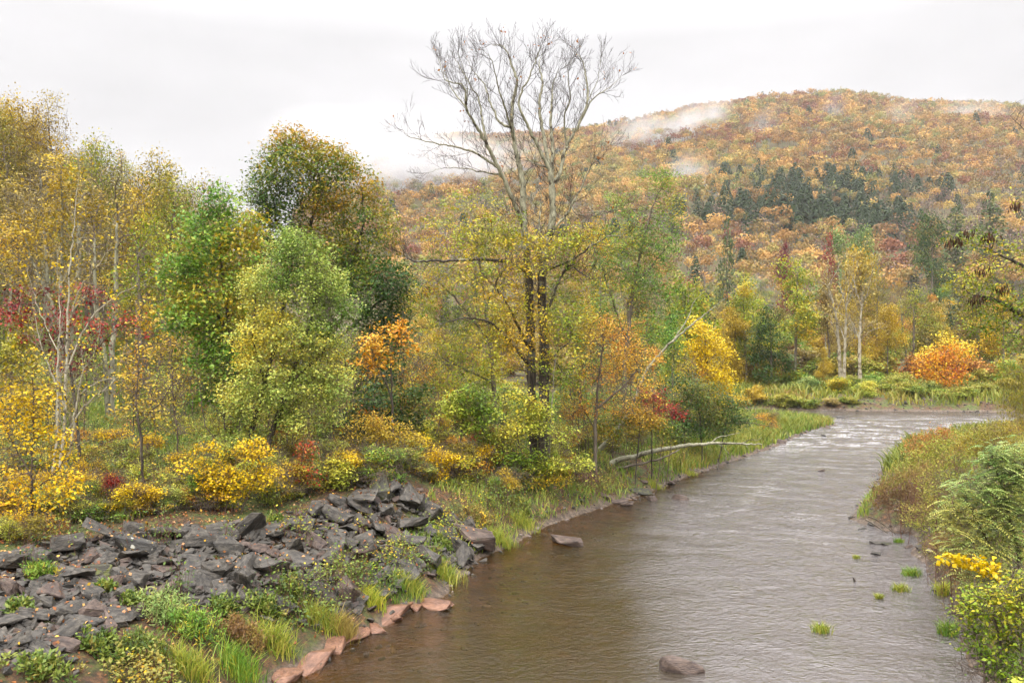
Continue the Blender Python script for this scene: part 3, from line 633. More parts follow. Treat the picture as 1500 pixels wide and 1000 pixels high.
near_tree('yellow_sapling', 'yellow and amber leafy sapling at the left edge above the big dark slab', 'tree', 21,
    [[(48, 770), (46, 700), (50, 620), (48, 540)], (0, [(48, 700), (20, 650), (5, 620)]), (0, [(47, 720), (85, 690), (100, 660)])],
    [(18, 520, 34, 36), (40, 580, 46, 40), (10, 620, 40, 40), (60, 650, 46, 34), (20, 690, 46, 36), (80, 710, 50, 26), (30, 750, 60, 26)], M('yellow'),
    natt=620, D=.24, kill=.3, R=.045, leaf=.115, per=6, spread=.17, leafy=.75, grad=-.4, droop=.45)
near_tree('orange_maple', 'small maple with a bright orange and yellow top between the oak and the field', 'tree', 33,
    [[(600, 706), (588, 680), (576, 640), (574, 580), (572, 520)], (0, [(574, 580), (550, 530), (545, 510)]), (0, [(580, 650), (556, 620), (540, 600)])],
    [(560, 500, 34, 26), (590, 520, 22, 24), (545, 530, 26, 18), (590, 480, 14, 18)], M('orange'),
    natt=150, D=.25, kill=.3, R=.06, leaf=.19, per=5, spread=.26, leafy=.7, droop=.5)
near_tree('dark_maple', 'low dark green maple beneath the orange maple top', 'tree', 35,
    [[(556, 690), (555, 640), (550, 600), (548, 570)], (0, [(552, 620), (590, 590), (610, 585)])],
    [(540, 585, 56, 16), (590, 610, 40, 24), (520, 620, 36, 26), (600, 575, 30, 12)], M('darkgreen'), natt=260, D=.28, kill=.34, R=.07, leaf=.17, per=8, spread=.22, leafy=.85)
near_tree('amber_bush', 'loose amber-leaved bush under the small maple at the field edge', 'bush', 31,
    [[(560, 720), (556, 680), (550, 640)], [(540, 722), (530, 680), (520, 650)]], [(550, 630, 60, 26), (520, 655, 40, 26), (590, 650, 36, 22), (555, 670, 50, 16)], M('gold'), natt=320, D=.22, kill=.26, R=.03, leaf=.12, per=6, spread=.18, leafy=.7)
near_tree('yellow_thicket_tree', 'broad thin-leaved yellow tree with pale dead branches, left behind the tall bare tree', 'tree', 41,
    [[(728, 640), (722, 540), (712, 450), (700, 370), (690, 310)], (0, [(718, 500), (670, 440), (630, 400)]), (0, [(712, 450), (740, 380), (745, 330)]), (0, [(722, 560), (680, 540), (640, 520)])],
    [(690, 305, 50, 30), (650, 340, 40, 36), (720, 350, 50, 40), (680, 390, 66, 40), (640, 430, 50, 36), (700, 450, 60, 36), (650, 500, 56, 36), (720, 510, 50, 40), (640, 560, 40, 30), (690, 550, 50, 30)], M('yellowgreen', 'grey', 'paletwig'),
    natt=1500, D=.38, kill=.42, R=.14, leaf=.14, per=7, spread=.3, leafy=.7)
near_tree('gold_maple', 'golden-orange maple just right of the tall tree trunk', 'tree', 38.5,
    [[(872, 690), (872, 620), (876, 560), (884, 500)], (0, [(873, 600), (920, 560), (940, 530)]), (0, [(872, 630), (850, 590), (845, 560)])],
    [(895, 480, 46, 26), (920, 520, 46, 36), (870, 540, 46, 40), (940, 560, 34, 34), (890, 590, 56, 26), (850, 600, 30, 24), (930, 600, 44, 22), (860, 500, 30, 24)], M('orange', 'grey'),
    natt=800, D=.32, kill=.38, R=.1, leaf=.125, per=6, spread=.25, leafy=.56, grad=.2)
near_tree('feathery_ash', 'tall feathery green tree leaning out right behind the tall bare tree', 'tree', 47,
    [[(915, 640), (915, 540), (925, 440), (940, 360), (960, 290), (985, 250)], (0, [(918, 500), (890, 420), (880, 380)]), (0, [(930, 420), (970, 370), (1000, 340)])],
    [(965, 262, 36, 20), (930, 300, 46, 24), (975, 310, 30, 36), (920, 350, 56, 34), (970, 360, 40, 34), (900, 400, 50, 40), (955, 420, 46, 40), (880, 460, 40, 30), (960, 480, 46, 36)], M('green', 'grey'),
    natt=1300, D=.4, kill=.44, R=.16, leaf=.14, per=9, spread=.33, leafy=.85, grad=.5)
limb_tree('leaning_snag', 'bare pale trunk leaning up over the bank to the right of the golden maple', 'tree', 42,
    [(None, [(872, 672), (905, 628), (928, 590), (946, 545), (975, 510), (1010, 478), (1040, 455), (1070, 430)]), (0, [(985, 502), (1005, 470, .3), (1018, 440, .5), (1035, 425, .6)]), (0, [(930, 585), (944, 568, -.2), (938, 546, -.3)]), (0, [(1010, 478), (1030, 470, -.3), (1042, 478, -.5)])],
    ([BARK['lichen']], PAL['yellow'], BARK['paletwig']), .12, tw_gap=.7, tw_len=.5, levels=1, kids=(3,), bare_below=.35, rt=.01, tw_r=.01)
near_tree('yellow_cherry', 'bright yellow bushy tree standing at the bend before the far woods', 'tree', 56,
    [[(1040, 612), (1038, 570), (1034, 520), (1032, 480)], (0, [(1038, 560), (1060, 530)])],
    [(1030, 482, 22, 18), (1020, 510, 26, 20), (1045, 515, 26, 24), (1030, 545, 40, 20), (1055, 560, 24, 18), (1010, 570, 24, 20), (1045, 585, 36, 14)], M('brightyellow'), natt=520, D=.38, kill=.42, R=.1, leaf=.2, per=9, spread=.33, leafy=.9)
near_tree('scarlet_bush', 'scarlet-leaved bush on the bank beyond the leaning pale trunk', 'bush', 41,
    [[(955, 670), (955, 630), (958, 590)], [(975, 668), (985, 630), (990, 610)]], [(955, 582, 26, 18), (985, 604, 26, 14), (965, 605, 24, 16)], M('red'), natt=200, D=.26, kill=.3, R=.04, leaf=.14, per=7, spread=.2, leafy=.8)
near_tree('orange_bank_bush', 'orange and green bush overhanging the base of the fallen log', 'bush', 39.5,
    [[(930, 690), (935, 650), (938, 620)], [(960, 688), (970, 650)]], [(930, 612, 40, 22), (970, 624, 34, 18), (900, 626, 34, 20), (985, 640, 22, 10)], M('oak'), natt=420, D=.25, kill=.3, R=.04, leaf=.13, per=7, spread=.2, leafy=.8, grad=.3)
near_tree('dark_green_bush', 'large rounded dark green bush at the river bend', 'bush', 47,
    [[(1030, 650), (1025, 610), (1020, 570)], [(1050, 648), (1065, 610)], [(1005, 650), (1000, 610)]], [(1000, 570, 36, 24), (1030, 585, 46, 34), (1065, 600, 36, 26), (1000, 615, 36, 26), (1085, 610, 26, 16), (1040, 625, 50, 20)], M('darkgreen'), natt=700, D=.32, kill=.38, R=.05, leaf=.15, per=9, spread=.26, leafy=.9)
near_tree('lime_maple', 'layered yellow-green young maple by the bank left of the tall tree', 'tree', 34,
    [[(676, 668), (675, 640), (680, 600), (685, 570)], (0, [(676, 640), (705, 610)])], [(690, 578, 34, 10), (700, 600, 36, 12), (665, 600, 34, 14), (700, 625, 30, 12), (670, 585, 26, 10)], M('lime'), natt=300, D=.24, kill=.28, R=.045, leaf=.17, per=8, spread=.24, leafy=.9, up=.75)
near_tree('lime_sapling', 'tall yellow-green sapling against the tall tree trunk base', 'tree', 34.4,
    [[(765, 692), (760, 650), (755, 610)], [(740, 690), (735, 640), (740, 590)]], [(745, 580, 30, 12), (772, 625, 40, 14), (722, 640, 30, 14), (825, 640, 30, 18), (790, 600, 20, 14), (835, 680, 40, 12), (750, 665, 40, 12)], M('lime'), natt=620, D=.24, kill=.28, R=.04, leaf=.15, per=7, spread=.22, leafy=.75, up=.7)
near_tree('amber_spreading_bush', 'wide amber and green bush overhanging the dark undercut bank', 'bush', 34.6,
    [[(790, 700), (775, 690), (760, 680)], [(800, 702), (800, 690), (815, 686)]], [(770, 682, 56, 18), (740, 690, 36, 18), (810, 695, 30, 16), (760, 705, 50, 14)], M('yellowgreen'), natt=420, D=.2, kill=.24, R=.03, leaf=.11, per=8, spread=.17, leafy=.9, up=.7)
near_tree('white_sapling', 'slender white-barked sapling standing against the twin trunks', 'tree', 34.8,
    [[(803, 668), (806, 630), (808, 600), (812, 540), (819, 490)]], [(816, 500, 16, 30), (820, 450, 14, 20)], M('yellowgreen', 'lichen', 'paletwig'), natt=60, D=.25, kill=.3, R=.035, leaf=.12, per=4, spread=.2, leafy=.8)
near_tree('scarlet_sapling', 'small red-leaved sapling in the thicket over the rocks', 'bush', 26.5,
    [[(438, 728), (440, 690), (446, 655)]], [(450, 660, 20, 22), (440, 690, 22, 16), (455, 700, 12, 14)], M('red'), natt=110, D=.2, kill=.24, R=.02, leaf=.11, per=6, spread=.15, leafy=.9, droop=.6)
near_tree('yellow_bank_bush', 'yellow round-leaved bush leaning over the top of the rocks', 'bush', 24.5,
    [[(330, 745), (335, 715), (330, 690)], [(310, 746), (300, 720), (285, 700)], [(350, 744), (375, 700), (380, 670)]], [(330, 700, 44, 20), (280, 690, 34, 16), (385, 700, 36, 22), (320, 725, 40, 10), (370, 660, 30, 16), (300, 655, 20, 12)], M('yellow'), natt=620, D=.2, kill=.25, R=.03, leaf=.095, per=7, spread=.15, leafy=.85, asp=.85)
near_tree('lime_bush', 'bright lime-green sprig bush beside the largest dark block', 'bush', 27.5,
    [[(480, 748), (490, 715), (495, 690)]], [(495, 690, 26, 22), (470, 720, 30, 16), (510, 725, 24, 14), (490, 745, 20, 8)], M('lime'), natt=260, D=.18, kill=.22, R=.02, leaf=.12, per=8, spread=.15, leafy=.95, up=.7)
near_tree('yellow_shrub', 'little clear-yellow shrub on the bank below the field', 'bush', 33,
    [[(615, 690), (612, 660)], [(625, 690), (632, 655)]], [(612, 650, 26, 14), (630, 665, 24, 12)], M('brightyellow'), natt=130, D=.2, kill=.24, R=.02, leaf=.11, per=6, spread=.17, leafy=.9)
# ------------------------------------------------------------------ right-hand side, near
near_tree('locust_tree', 'yellow-green locust with dark seed pods, reaching in over the gravel bar', 'tree', 27,
    [[(1600, 700), (1590, 600), (1570, 500), (1560, 400), (1550, 250)], (0, [(1590, 560), (1530, 480), (1460, 440), (1420, 430)]), (0, [(1572, 480), (1500, 390), (1440, 360), (1395, 350)]), (0, [(1560, 400), (1510, 330), (1480, 290)]), (0, [(1552, 280), (1510, 200), (1480, 170)])],
    [(1430, 355, 46, 20), (1480, 380, 40, 28), (1440, 410, 56, 26), (1490, 290, 24, 12), (1470, 440, 46, 30), (1450, 480, 34, 24, .5), (1490, 500, 34, 30), (1425, 470, 22, 14), (1500, 440, 40, 60), (1500, 160, 22, 14)], M('yellowgreen'),
    natt=900, gap=.4, D=.3, kill=.34, R=.2, leaf=.12, per=6, spread=.24, leafy=.7, bare=lambda z: np.where(z > .84, .97, 0))
near_tree('weeping_willow', 'grey-green weeping willow trailing to the gravel bar', 'tree', 44,
    [[(1545, 650), (1540, 580), (1530, 540)], (0, [(1540, 590), (1500, 545)])], [(1500, 560, 34, 26), (1490, 590, 24, 30), (1510, 600, 30, 40), (1490, 545, 30, 12)], M('olive'), natt=420, D=.3, kill=.36, R=.12, leaf=.2, per=8, spread=.32, leafy=1, droop=2.2, asp=.16, up=.1)
near_tree('green_locust_bush', 'big silvery green bush with long drooping compound leaves, filling the right bank', 'bush', 19,
    [[(1500, 900), (1490, 800), (1470, 720), (1450, 660)], [(1480, 900), (1450, 800), (1420, 740)], [(1520, 900), (1510, 760), (1500, 680)]],
    [(1470, 680, 36, 18), (1435, 715, 36, 16), (1490, 700, 30, 30), (1470, 750, 44, 24), (1425, 765, 40, 16), (1480, 800, 44, 30), (1425, 805, 44, 18), (1492, 655, 20, 14), (1455, 845, 40, 24), (1400, 745, 24, 12)], M('sage', 'grey'),
    natt=900, D=.2, kill=.24, R=.05, leaf=.32, per=4, spread=.18, leafy=.9, style='frond')
near_tree('yellow_vine', 'spray of large heart-shaped clear yellow vine leaves over the right bank bushes', 'vine', 14.5,
    [[(1470, 900), (1450, 850), (1420, 822), (1385, 815)]], [(1420, 822, 32, 8), (1395, 818, 20, 6), (1450, 830, 20, 10)], M('brightyellow'), natt=40, D=.12, kill=.14, R=.012, r0=.004, leaf=.105, per=3, spread=.09, leafy=1, asp=1.0, tw=0, droop=.6, up=.2)
near_tree('yellow_edge_bush', 'yellowing leafy bush at the lower right corner of the bank', 'bush', 13,
    [[(1480, 1000), (1465, 940), (1450, 880)], [(1450, 1010), (1440, 960), (1425, 920)], [(1500, 1000), (1495, 900)]],
    [(1450, 880, 44, 30), (1480, 920, 36, 40), (1435, 940, 34, 34), (1420, 900, 26, 20), (1470, 980, 50, 30), (1490, 850, 30, 30), (1425, 980, 26, 18)], M('yellowgreen'),
    natt=620, D=.15, kill=.18, R=.03, leaf=.085, per=7, spread=.11, leafy=.85)
near_tree('grape_leaf_vine', 'bright yellow-green vine shoot poking in at the bottom right corner', 'vine', 9.5,
    [[(1520, 1060), (1505, 1020), (1494, 1002)]], [(1492, 1000, 14, 5)], M('lime'), natt=12, D=.08, kill=.09, R=.01, r0=.004, leaf=.1, per=3, spread=.05, leafy=1, asp=.9, tw=0, up=.7)
for i, (nm, lb, Y, st, cr, pal, kw) in enumerate([
    ('willow_bush', 'feathery olive-green willow bush above the grass tufts in the shallows', 24, [(1370, 800), (1372, 740)], [(1375, 720, 34, 40), (1400, 690, 36, 30), (1350, 750, 26, 26), (1400, 760, 30, 30)], 'grassy', {}),
    ('willow_bush', 'brown-stemmed olive willow bush at the small rocky point on the right bank', 30, [(1320, 775), (1318, 720)], [(1315, 720, 34, 30), (1345, 700, 34, 26), (1290, 735, 20, 16), (1340, 745, 30, 18)], 'brown', {}),
    ('willow_bush', 'yellow-green willow bush midway along the right bank', 36, [(1350, 740), (1350, 690)], [(1350, 680, 34, 22), (1380, 660, 34, 22), (1320, 695, 22, 16)], 'grassy', {}),
    ('willow_bush', 'reddish-brown willow bush nearest the riffle on the right bank', 44, [(1352, 690), (1352, 660)], [(1352, 655, 26, 20), (1378, 640, 26, 14)], 'rust', {}),
    ('willow_bush', 'pale yellow willow bush beside the grey gravel bar', 52, [(1400, 670), (1400, 640)], [(1395, 640, 30, 14), (1425, 645, 26, 14)], 'grassy', {}),
    ('willow_bush', 'olive willow bush behind the silvery compound-leaved bush', 34, [(1430, 720), (1430, 660)], [(1430, 650, 36, 24), (1405, 680, 30, 22), (1470, 630, 40, 22)], 'olive', {}),
    ('willow_bush', 'tawny willow bush at the foot of the silvery green bush', 22, [(1395, 860), (1390, 800)], [(1390, 800, 26, 30), (1410, 830, 26, 24)], 'brown', {}),
    ]):
    s_ = [[(st[0][0]+dx, st[0][1], dy), (st[1][0]+dx*2.2, st[1][1], dy*1.5)] for dx, dy in ((0, 0), (-10, .5), (10, -.5), (4, 1))]
    near_tree(nm, lb, 'bush', Y, s_, cr, M(pal, 'grey', 'redtwig'), natt=420, D=.007*Y, kill=.0085*Y, R=.02, r0=.004, leaf=.0037*Y, per=9, spread=.0055*Y, leafy=.85, asp=.26, droop=-.5, up=.2, tw=5, twl=.3)
# ------------------------------------------------------------------ prototypes for the middle distance (height about 10 m, foot at the origin)
def proto(name, hgt, rad, pal, bark='grey', twig='twig', natt=420, leaf=.3, per=10, spread=.42, leafy=.85, base_clear=.14, D=.55, kill=.65, R=.16, bare=None, stems=1, cone=False, nb=9, **kw):
    natt = int(natt*1.8); D *= .8; kill *= .75; A = []; zc = hgt*(base_clear+1)/2; rz = hgt*(1-base_clear)/2
    for k in range(nb):
        a = rng.random()*6.28; h = rng.random()
        w = (1-.55*abs(2*h-.75)) if not cone else (1-h)*.95+.08
        c = np.array([math.cos(a)*rad*w*.62, math.sin(a)*rad*w*.62, hgt*base_clear+h*hgt*(1-base_clear)*.86])
        A.append(blob(c, (rad*.5*(w+.3),)*2+(hgt*.13,), natt//nb, .5))
    A = np.concatenate(A); q = fbm(A[:, 0]*1.6/rad+A[:, 1]/rad, A[:, 2]*1.8/rad-A[:, 1]*.8/rad, natt % 89, 3); A = A[q > np.quantile(q, .3)]; paths = []
    for k in range(stems):
        a = rng.random()*6.28; o = np.array([math.cos(a), math.sin(a), 0])*(.25*rad if stems > 1 else 0)
        top = np.array([rng.normal()*.25, rng.normal()*.25, hgt*(.7 if not cone else .95)])+o*2
        paths.append((np.array([o*.3, o*.7+np.array([0, 0, hgt*.25]), (o*1.2+top)/2, top]), None))
    return build_tree(name, 'x', 'tree', (0, 0, 0), paths, A, M(pal, bark, twig), D=D, kill=kill, R=R, r0=.008, leaf=leaf, per=per, spread=spread, leafy=leafy, thr=.05, bare=bare, tw=2, twl=.45, **kw)
def conifer(name, hgt, rad, pal, droop=.35, gaps=.9, dens=1.):
    """whorls of flat drooping needle sprays round a straight trunk"""
    g = Geo(); tube(np.array([[0, 0, 0], [0, 0, hgt*.5], [0, 0, hgt]]), np.array([.16, .1, .02]), 6, g, 0); c = Geo()
    P, D_, S_ = [], [], []
    for z in np.arange(hgt*.08, hgt*.98, .42):
        n = 6; L = rad*(1-z/hgt)**.8*(.75+.5*rng.random())+.15; a0 = rng.random()*6.28
        for k in range(n):
            if rng.random() > gaps: continue
            a = a0+k*6.283/n+rng.normal()*.2; l = L*(.7+.5*rng.random()); d = np.array([math.cos(a), math.sin(a), -droop+.25*z/hgt])
            sticks([np.array([0, 0, z])], [np.array([0, 0, z])+d*l*.9], .03, .01, c, 1)
            m = max(3, int(l*7*dens)); t = rng.random(m)**.7
            P.append(np.array([0, 0, z])+d*l*t[:, None]+rng.normal(size=(m, 3))*[.16, .16, .07]); D_.append(d+rng.normal(size=(m, 3))*.6); S_.append(np.full(m, .42+.3*rng.random()))
    P = np.concatenate(P); D_ = np.concatenate(D_); S_ = np.concatenate(S_)
    leaves(P, D_, np.array([0, 0, 1.])+rng.normal(size=P.shape)*.45, S_, S_*.45, c, 0, np.clip(.45+.3*rng.normal(size=len(P)), 0, .99))
    root = bpy.data.objects.new(name, None); COL.objects.link(root); tag(root, 'x', 'tree')
    link('trunk', g.mesh('trunk', [BARK['dark']]), root); link('crown', c.mesh('crown', [PAL[pal], BARK['twig']]), root)
    return root
PR = {'round': [proto('broadleaf_tree', 10, 3.6, 'gold', natt=420+60*k, nb=8+k) for k in range(4)],
      'tall': [proto('broadleaf_tree', 12, 2.7, 'gold', base_clear=.3, natt=420, nb=10, leafy=.7) for k in range(3)],
      'thin': [proto('thin_tree', 11, 2.8, 'tan', 'grey', 'twig', per=7, leafy=.7, natt=420, nb=10, base_clear=.3, D=.45, kill=.5, leaf=.19, stems=1+k % 2) for k in range(3)],
      'bare': [proto('bare_tree', 11, 2.4, 'tan', 'lichen', 'twig', per=1, leafy=.35, natt=380, nb=9, base_clear=.35, D=.45, kill=.5, leaf=.22, stems=2) for k in range(2)],
      'shrub': [proto('round_shrub', 2.2, 1.5, 'grassy', natt=240, leaf=.2, per=10, spread=.22, base_clear=.08, D=.26, kill=.3, R=.04, stems=4, nb=8, leafy=.95) for k in range(3)],
      'pine': [conifer('conifer_tree', 12, 3.0, 'pine', .2, .8) for k in range(2)], 'spruce': [conifer('conifer_tree', 12, 2.5, 'conifer', .35, .95, 1.2) for k in range(2)]}
USED = set()
def put(kind, k, x, y, sc, label, cat, group, pal, name=None, rz=None, sink=.1):
    src = PR[kind][k % len(PR[kind])]; rz = rng.random()*6.28 if rz is None else rz
    z = float(gz(x, y))-sink
    r = copy_tree(src, (x, y, z), rz, sc, label, cat, group, PAL[pal])
    if name: r.name = name
    return r
# grey and golden woods climbing the slope on the left
nslope = 0
slope_cols = [('tan', 'tan'), ('olive', 'olive'), ('yellowgreen', 'yellow-green'), ('gold', 'golden'), ('olive', 'olive'), ('tan', 'tan')]
cand = []
for y in np.arange(50, 128, 5.0):
    for x in np.arange(-90, -13, 4.2):
        xx, yy = x+rng.normal()*1.4, y+rng.normal()*1.6
        if xx > -17-(yy-50)*.2 or xx < -.64*yy-3: continue
        cand.append((xx, yy))
rng.shuffle(cand)
for xx, yy in cand[:170]:
    pal, word = slope_cols[int(rng.integers(6))]
    kind = 'thin' if rng.random() < .7 else 'bare' if rng.random() < .6 or yy < 75 else 'tall'
    state = {'thin': 'thin-leaved', 'bare': 'nearly leafless', 'tall': 'leafy'}[kind]
    hgt = .95+.45*rng.random() if kind != 'tall' else .8+.3*rng.random()
    zone = 'low on the left-hand slope behind the birch' if yy < 70 else 'halfway up the left-hand wooded slope' if yy < 98 else 'along the skyline of the left-hand slope'
    lb = f'{word} {state} slender tree {zone}'
    put(kind, nslope, xx, yy, (hgt*.9, hgt*.9, hgt*1.15), lb, 'tree', lb, pal, kind+'_tree' if kind != 'tall' else 'broadleaf_tree'); nslope += 1
# trees named one by one at the far side of the river: (kind, px, top py, Y, width px, palette, label)
def far_tree(kind, k, px, top, Y, w, pal, label, cat='tree', name=None, group=None):
    x = (px-750)/F*Y; z = float(gz(x, Y)); h = H-(top-500)/F*Y-z
    hp = {'round': 10, 'tall': 12, 'thin': 11, 'bare': 11, 'shrub': 2.2, 'pine': 12, 'spruce': 12}[kind]; wp = {'round': 7.6, 'tall': 5.8, 'thin': 6, 'bare': 5.4, 'shrub': 3.2, 'pine': 6, 'spruce': 5}[kind]
    sx = w*Y/F/wp; put(kind, k, x, Y, (sx, sx, h/hp*1.02), label, cat, group, pal, name)
FT = [('round', 1130, 448, 98, 92, 'darkgreen', 'dense rounded dark green tree at the head of the far bank'),
 ('tall', 1165, 345, 112, 84, 'yellowgreen', 'tall yellow-green tree rising behind the dark green rounded tree'), ('tall', 1010, 362, 84, 84, 'yellowgreen', 'lofty yellow-green tree behind the leaning pale trunk'),
 ('round', 1075, 440, 100, 64, 'gold', 'soft gold tree between the yellow cherry and the dark green tree'), ('thin', 1095, 395, 116, 70, 'yellowgreen', 'yellow-green thinning tree right behind the soft gold tree'),
 ('round', 1205, 500, 99, 30, 'gold', 'small gold tree left of the three white trunks'), ('round', 1300, 440, 108, 56, 'gold', 'peach-gold tree just right of the three white trunks'),
 ('thin', 1335, 420, 112, 84, 'yellowgreen', 'thin yellow-green tree behind the flame-orange tree'), ('round', 1435, 400, 110, 80, 'olive', 'broad olive tree behind the right shoulder of the flame-orange tree'), ('tall', 1470, 420, 104, 70, 'yellow', 'yellow tree at the right edge across the river'),
 ('round', 1262, 352, 118, 80, 'gold', 'deep gold domed tree behind the three white trunks'), ('tall', 1215, 372, 116, 60, 'tan', 'tan-crowned tall tree over the leftmost white trunk'), ('thin', 1285, 400, 114, 60, 'olive', 'olive thin tree between white trunks and peach tree'),
 ('round', 1225, 320, 235, 90, 'sage', 'pale green broad tree in the valley woods, left one of two'), ('round', 1262, 326, 230, 60, 'sage', 'pale green broad tree in the valley woods, right one of two'), ('round', 1150, 344, 200, 40, 'maroon', 'wine-red tree in the valley woods'),
 ('round', 1212, 340, 200, 36, 'red', 'coral red tree in the valley woods'), ('pine', 1065, 322, 210, 40, 'pine', 'lone grey-green pine above the soft gold tree'), ('round', 1365, 304, 240, 70, 'darkgreen', 'dark olive round tree standing above the valley woods'),
 ('bare', 1330, 380, 115, 60, 'tan', 'leafless pale tree behind the peach-gold tree'), ('pine', 1400, 300, 275, 60, 'pine', 'broad grey-green pine left on the lower mountainside'), ('pine', 1450, 285, 290, 70, 'pine', 'broad grey-green pine right on the lower mountainside'),
 ('thin', 930, 380, 72, 90, 'olive', 'olive thin-leaved tree behind the feathery ash'), ('round', 985, 450, 66, 60, 'green', 'green tree with pale stems behind the leaning snag'), ('thin', 800, 330, 78, 110, 'tan', 'tan thin tree behind the twin trunks'),
 ('round', 850, 470, 60, 80, 'green', 'mid-green tree directly behind the golden maple'), ('round', 640, 500, 66, 110, 'olive', 'olive tree bounding the grassy field'), ('thin', 590, 400, 74, 110, 'olive', 'olive thin tree right of the big oak'), ('round', 720, 520, 64, 100, 'yellowgreen', 'yellow-green tree closing the end of the field'),
 ('thin', 880, 330, 84, 80, 'gold', 'thin golden tree behind the tall tree and ash'), ('thin', 560, 470, 62, 90, 'olive', 'olive dusky tree in the shade under the oak'), ('round', 480, 540, 66, 110, 'green', 'green tree at the back of the field behind the aspen'), ('round', 380, 520, 62, 90, 'olive', 'olive low tree at the back of the field behind the maple'),
 ('thin', 280, 470, 58, 90, 'gold', 'golden thin tree at the left end of the field'), ('thin', 200, 430, 56, 80, 'olive', 'olive thin tree behind the orange sapling'), ('round', 300, 540, 52, 60, 'green', 'green low tree behind the orange sapling leaves'), ('round', 940, 520, 58, 60, 'sage', 'grey-green tree behind the scarlet bush'), ('round', 560, 560, 60, 70, 'darkgreen', 'dark tree across the field under the orange maple'), ('round', 30, 450, 46, 90, 'olive', 'olive tree behind the yellow sapling at the left edge')]
for i, (kind, px, top, Y, w, pal, label) in enumerate(FT):
    far_tree(kind, i, px, top, Y, w, pal, label, name={'thin': 'thin_tree', 'bare': 'bare_tree', 'pine': 'pine_tree', 'spruce': 'spruce_tree'}.get(kind, 'broadleaf_tree'))
near_tree('round_maple', 'single rounded flame-orange tree, yellow at the top, by the gravel bar across the river', 'tree', 92, [[(1384, 580), (1384, 550), (1385, 520)], (0, [(1384, 555), (1362, 530)]), (0, [(1384, 555), (1408, 530)])],
    [(1385, 510, 30, 22), (1362, 522, 22, 20), (1408, 520, 26, 22), (1372, 545, 30, 18), (1410, 546, 24, 16), (1388, 556, 34, 10)], M('flame'), natt=360, gap=.35, D=.55, kill=.6, R=.12, leaf=.3, per=6, spread=.55, leafy=.85, grad=.9, gmid=.45)
for nm, lb, px0, pts, cr, Y in [
    ('sycamore_tree', 'white-trunked sycamore, leftmost of the three across the river', 1232, [(1232, 545), (1228, 500), (1224, 460), (1212, 420), (1198, 412)], [(1212, 405, 28, 30), (1195, 440, 18, 22), (1225, 390, 24, 26), (1205, 470, 14, 20)], 102),
    ('sycamore_tree', 'white-trunked sycamore, middle one of the three across the river', 1245, [(1236, 548), (1238, 500), (1240, 450), (1244, 405)], [(1242, 395, 26, 34), (1225, 415, 16, 24), (1254, 420, 14, 24)], 100.5),
    ('sycamore_tree', 'white-trunked sycamore, rightmost of the three across the river', 1258, [(1260, 545), (1259, 500), (1262, 450), (1264, 425)], [(1266, 410, 24, 30), (1282, 430, 18, 22), (1254, 430, 14, 20), (1275, 470, 14, 16)], 98.5)]:
    dx = lambda p, a, b, dd: (p[0]+a, p[1]+b, dd)
    limb_tree(nm, lb, 'tree', Y, [(None, pts), (0, [pts[1], dx(pts[1], -12, -30, .8), dx(pts[1], -34, -44, 1.4)]), (0, [pts[2], dx(pts[2], 10, -26, -.6), dx(pts[2], 16, -56, -1)]), (0, [pts[2], dx(pts[2], -10, -34, .6), dx(pts[2], -12, -66, 1)]), (0, [pts[1], dx(pts[1], 14, -14, -1), dx(pts[1], 30, -20, -1.4)]), (0, [pts[3], dx(pts[3], 12, -20, .4), dx(pts[3], 24, -44, .8)])],
        ([BARK['sycamore']], PAL['tan'], BARK['paletwig']), .215, tw_gap=.5, tw_len=1.9, levels=2, kids=(4, 3), bare_below=.4, leaf=.26, leaffrac=.12, rt=.035, tw_r=.028)
# shrubs along the far bank
FS = [(1145, 566, 88.5, 60, 1.3, 'grassy'), (1185, 545, 95, 60, 1.6, 'sage'), (1225, 560, 92, 52, 2.0, 'yellowgreen'), (1270, 572, 90, 44, 1.6, 'lime'), (1300, 560, 94, 60, 1.7, 'grassy'), (1210, 580, 88, 40, .9, 'tan'), (1330, 575, 90, 60, 1.4, 'grassy'), (1175, 578, 88, 50, 1, 'grassy'), (1250, 590, 88, 44, .7, 'grassy'),
      (1360, 570, 91, 40, 1.4, 'sage'), (1400, 582, 89, 70, 1.1, 'grassy'), (1440, 575, 90, 60, 1.3, 'grassy'), (1480, 570, 92, 60, 1.5, 'olive'), (1105, 570, 90, 50, 1.8, 'gold'), (1080, 560, 86, 60, 2.2, 'gold'), (1160, 540, 99, 70, 2.0, 'green'), (1280, 548, 98, 60, 1.8, 'green'), (1330, 545, 100, 60, 2, 'grassy'), (1430, 548, 98, 60, 2.2, 'grassy'), (1240, 548, 97, 50, 1.6, 'grassy')]
wd = {'grassy': 'yellow-green', 'sage': 'grey-green', 'gold': 'golden', 'lime': 'lime green', 'tan': 'tan', 'olive': 'olive', 'orange': 'orange', 'green': 'green', 'red': 'red-leaved', 'yellowgreen': 'yellow and green'}
for i, (px, py, Y, w, h, pal) in enumerate(FS):
    where = 'below the three white trunks' if 1190 < px < 1275 else 'under the flame-orange tree' if 1350 < px < 1420 else 'at the right end' if px >= 1420 else 'before the dark green tree' if 1090 < px < 1190 else 'beyond the river bend' if px < 1100 else 'right of the white trunks'
    row = 'at the far water edge' if Y < 90.5 else 'at the back of the far bank' if Y > 95 else 'midway up the far bank'
    x = (px-750)/F*Y; sx = w*Y/F/3.2
    lb = f'{wd[pal]} shrub {row} {where}'
    put('shrub', i, x, Y, (sx, sx*.8, h/2.2*1.2), lb, 'bush', lb, pal, 'round_shrub')
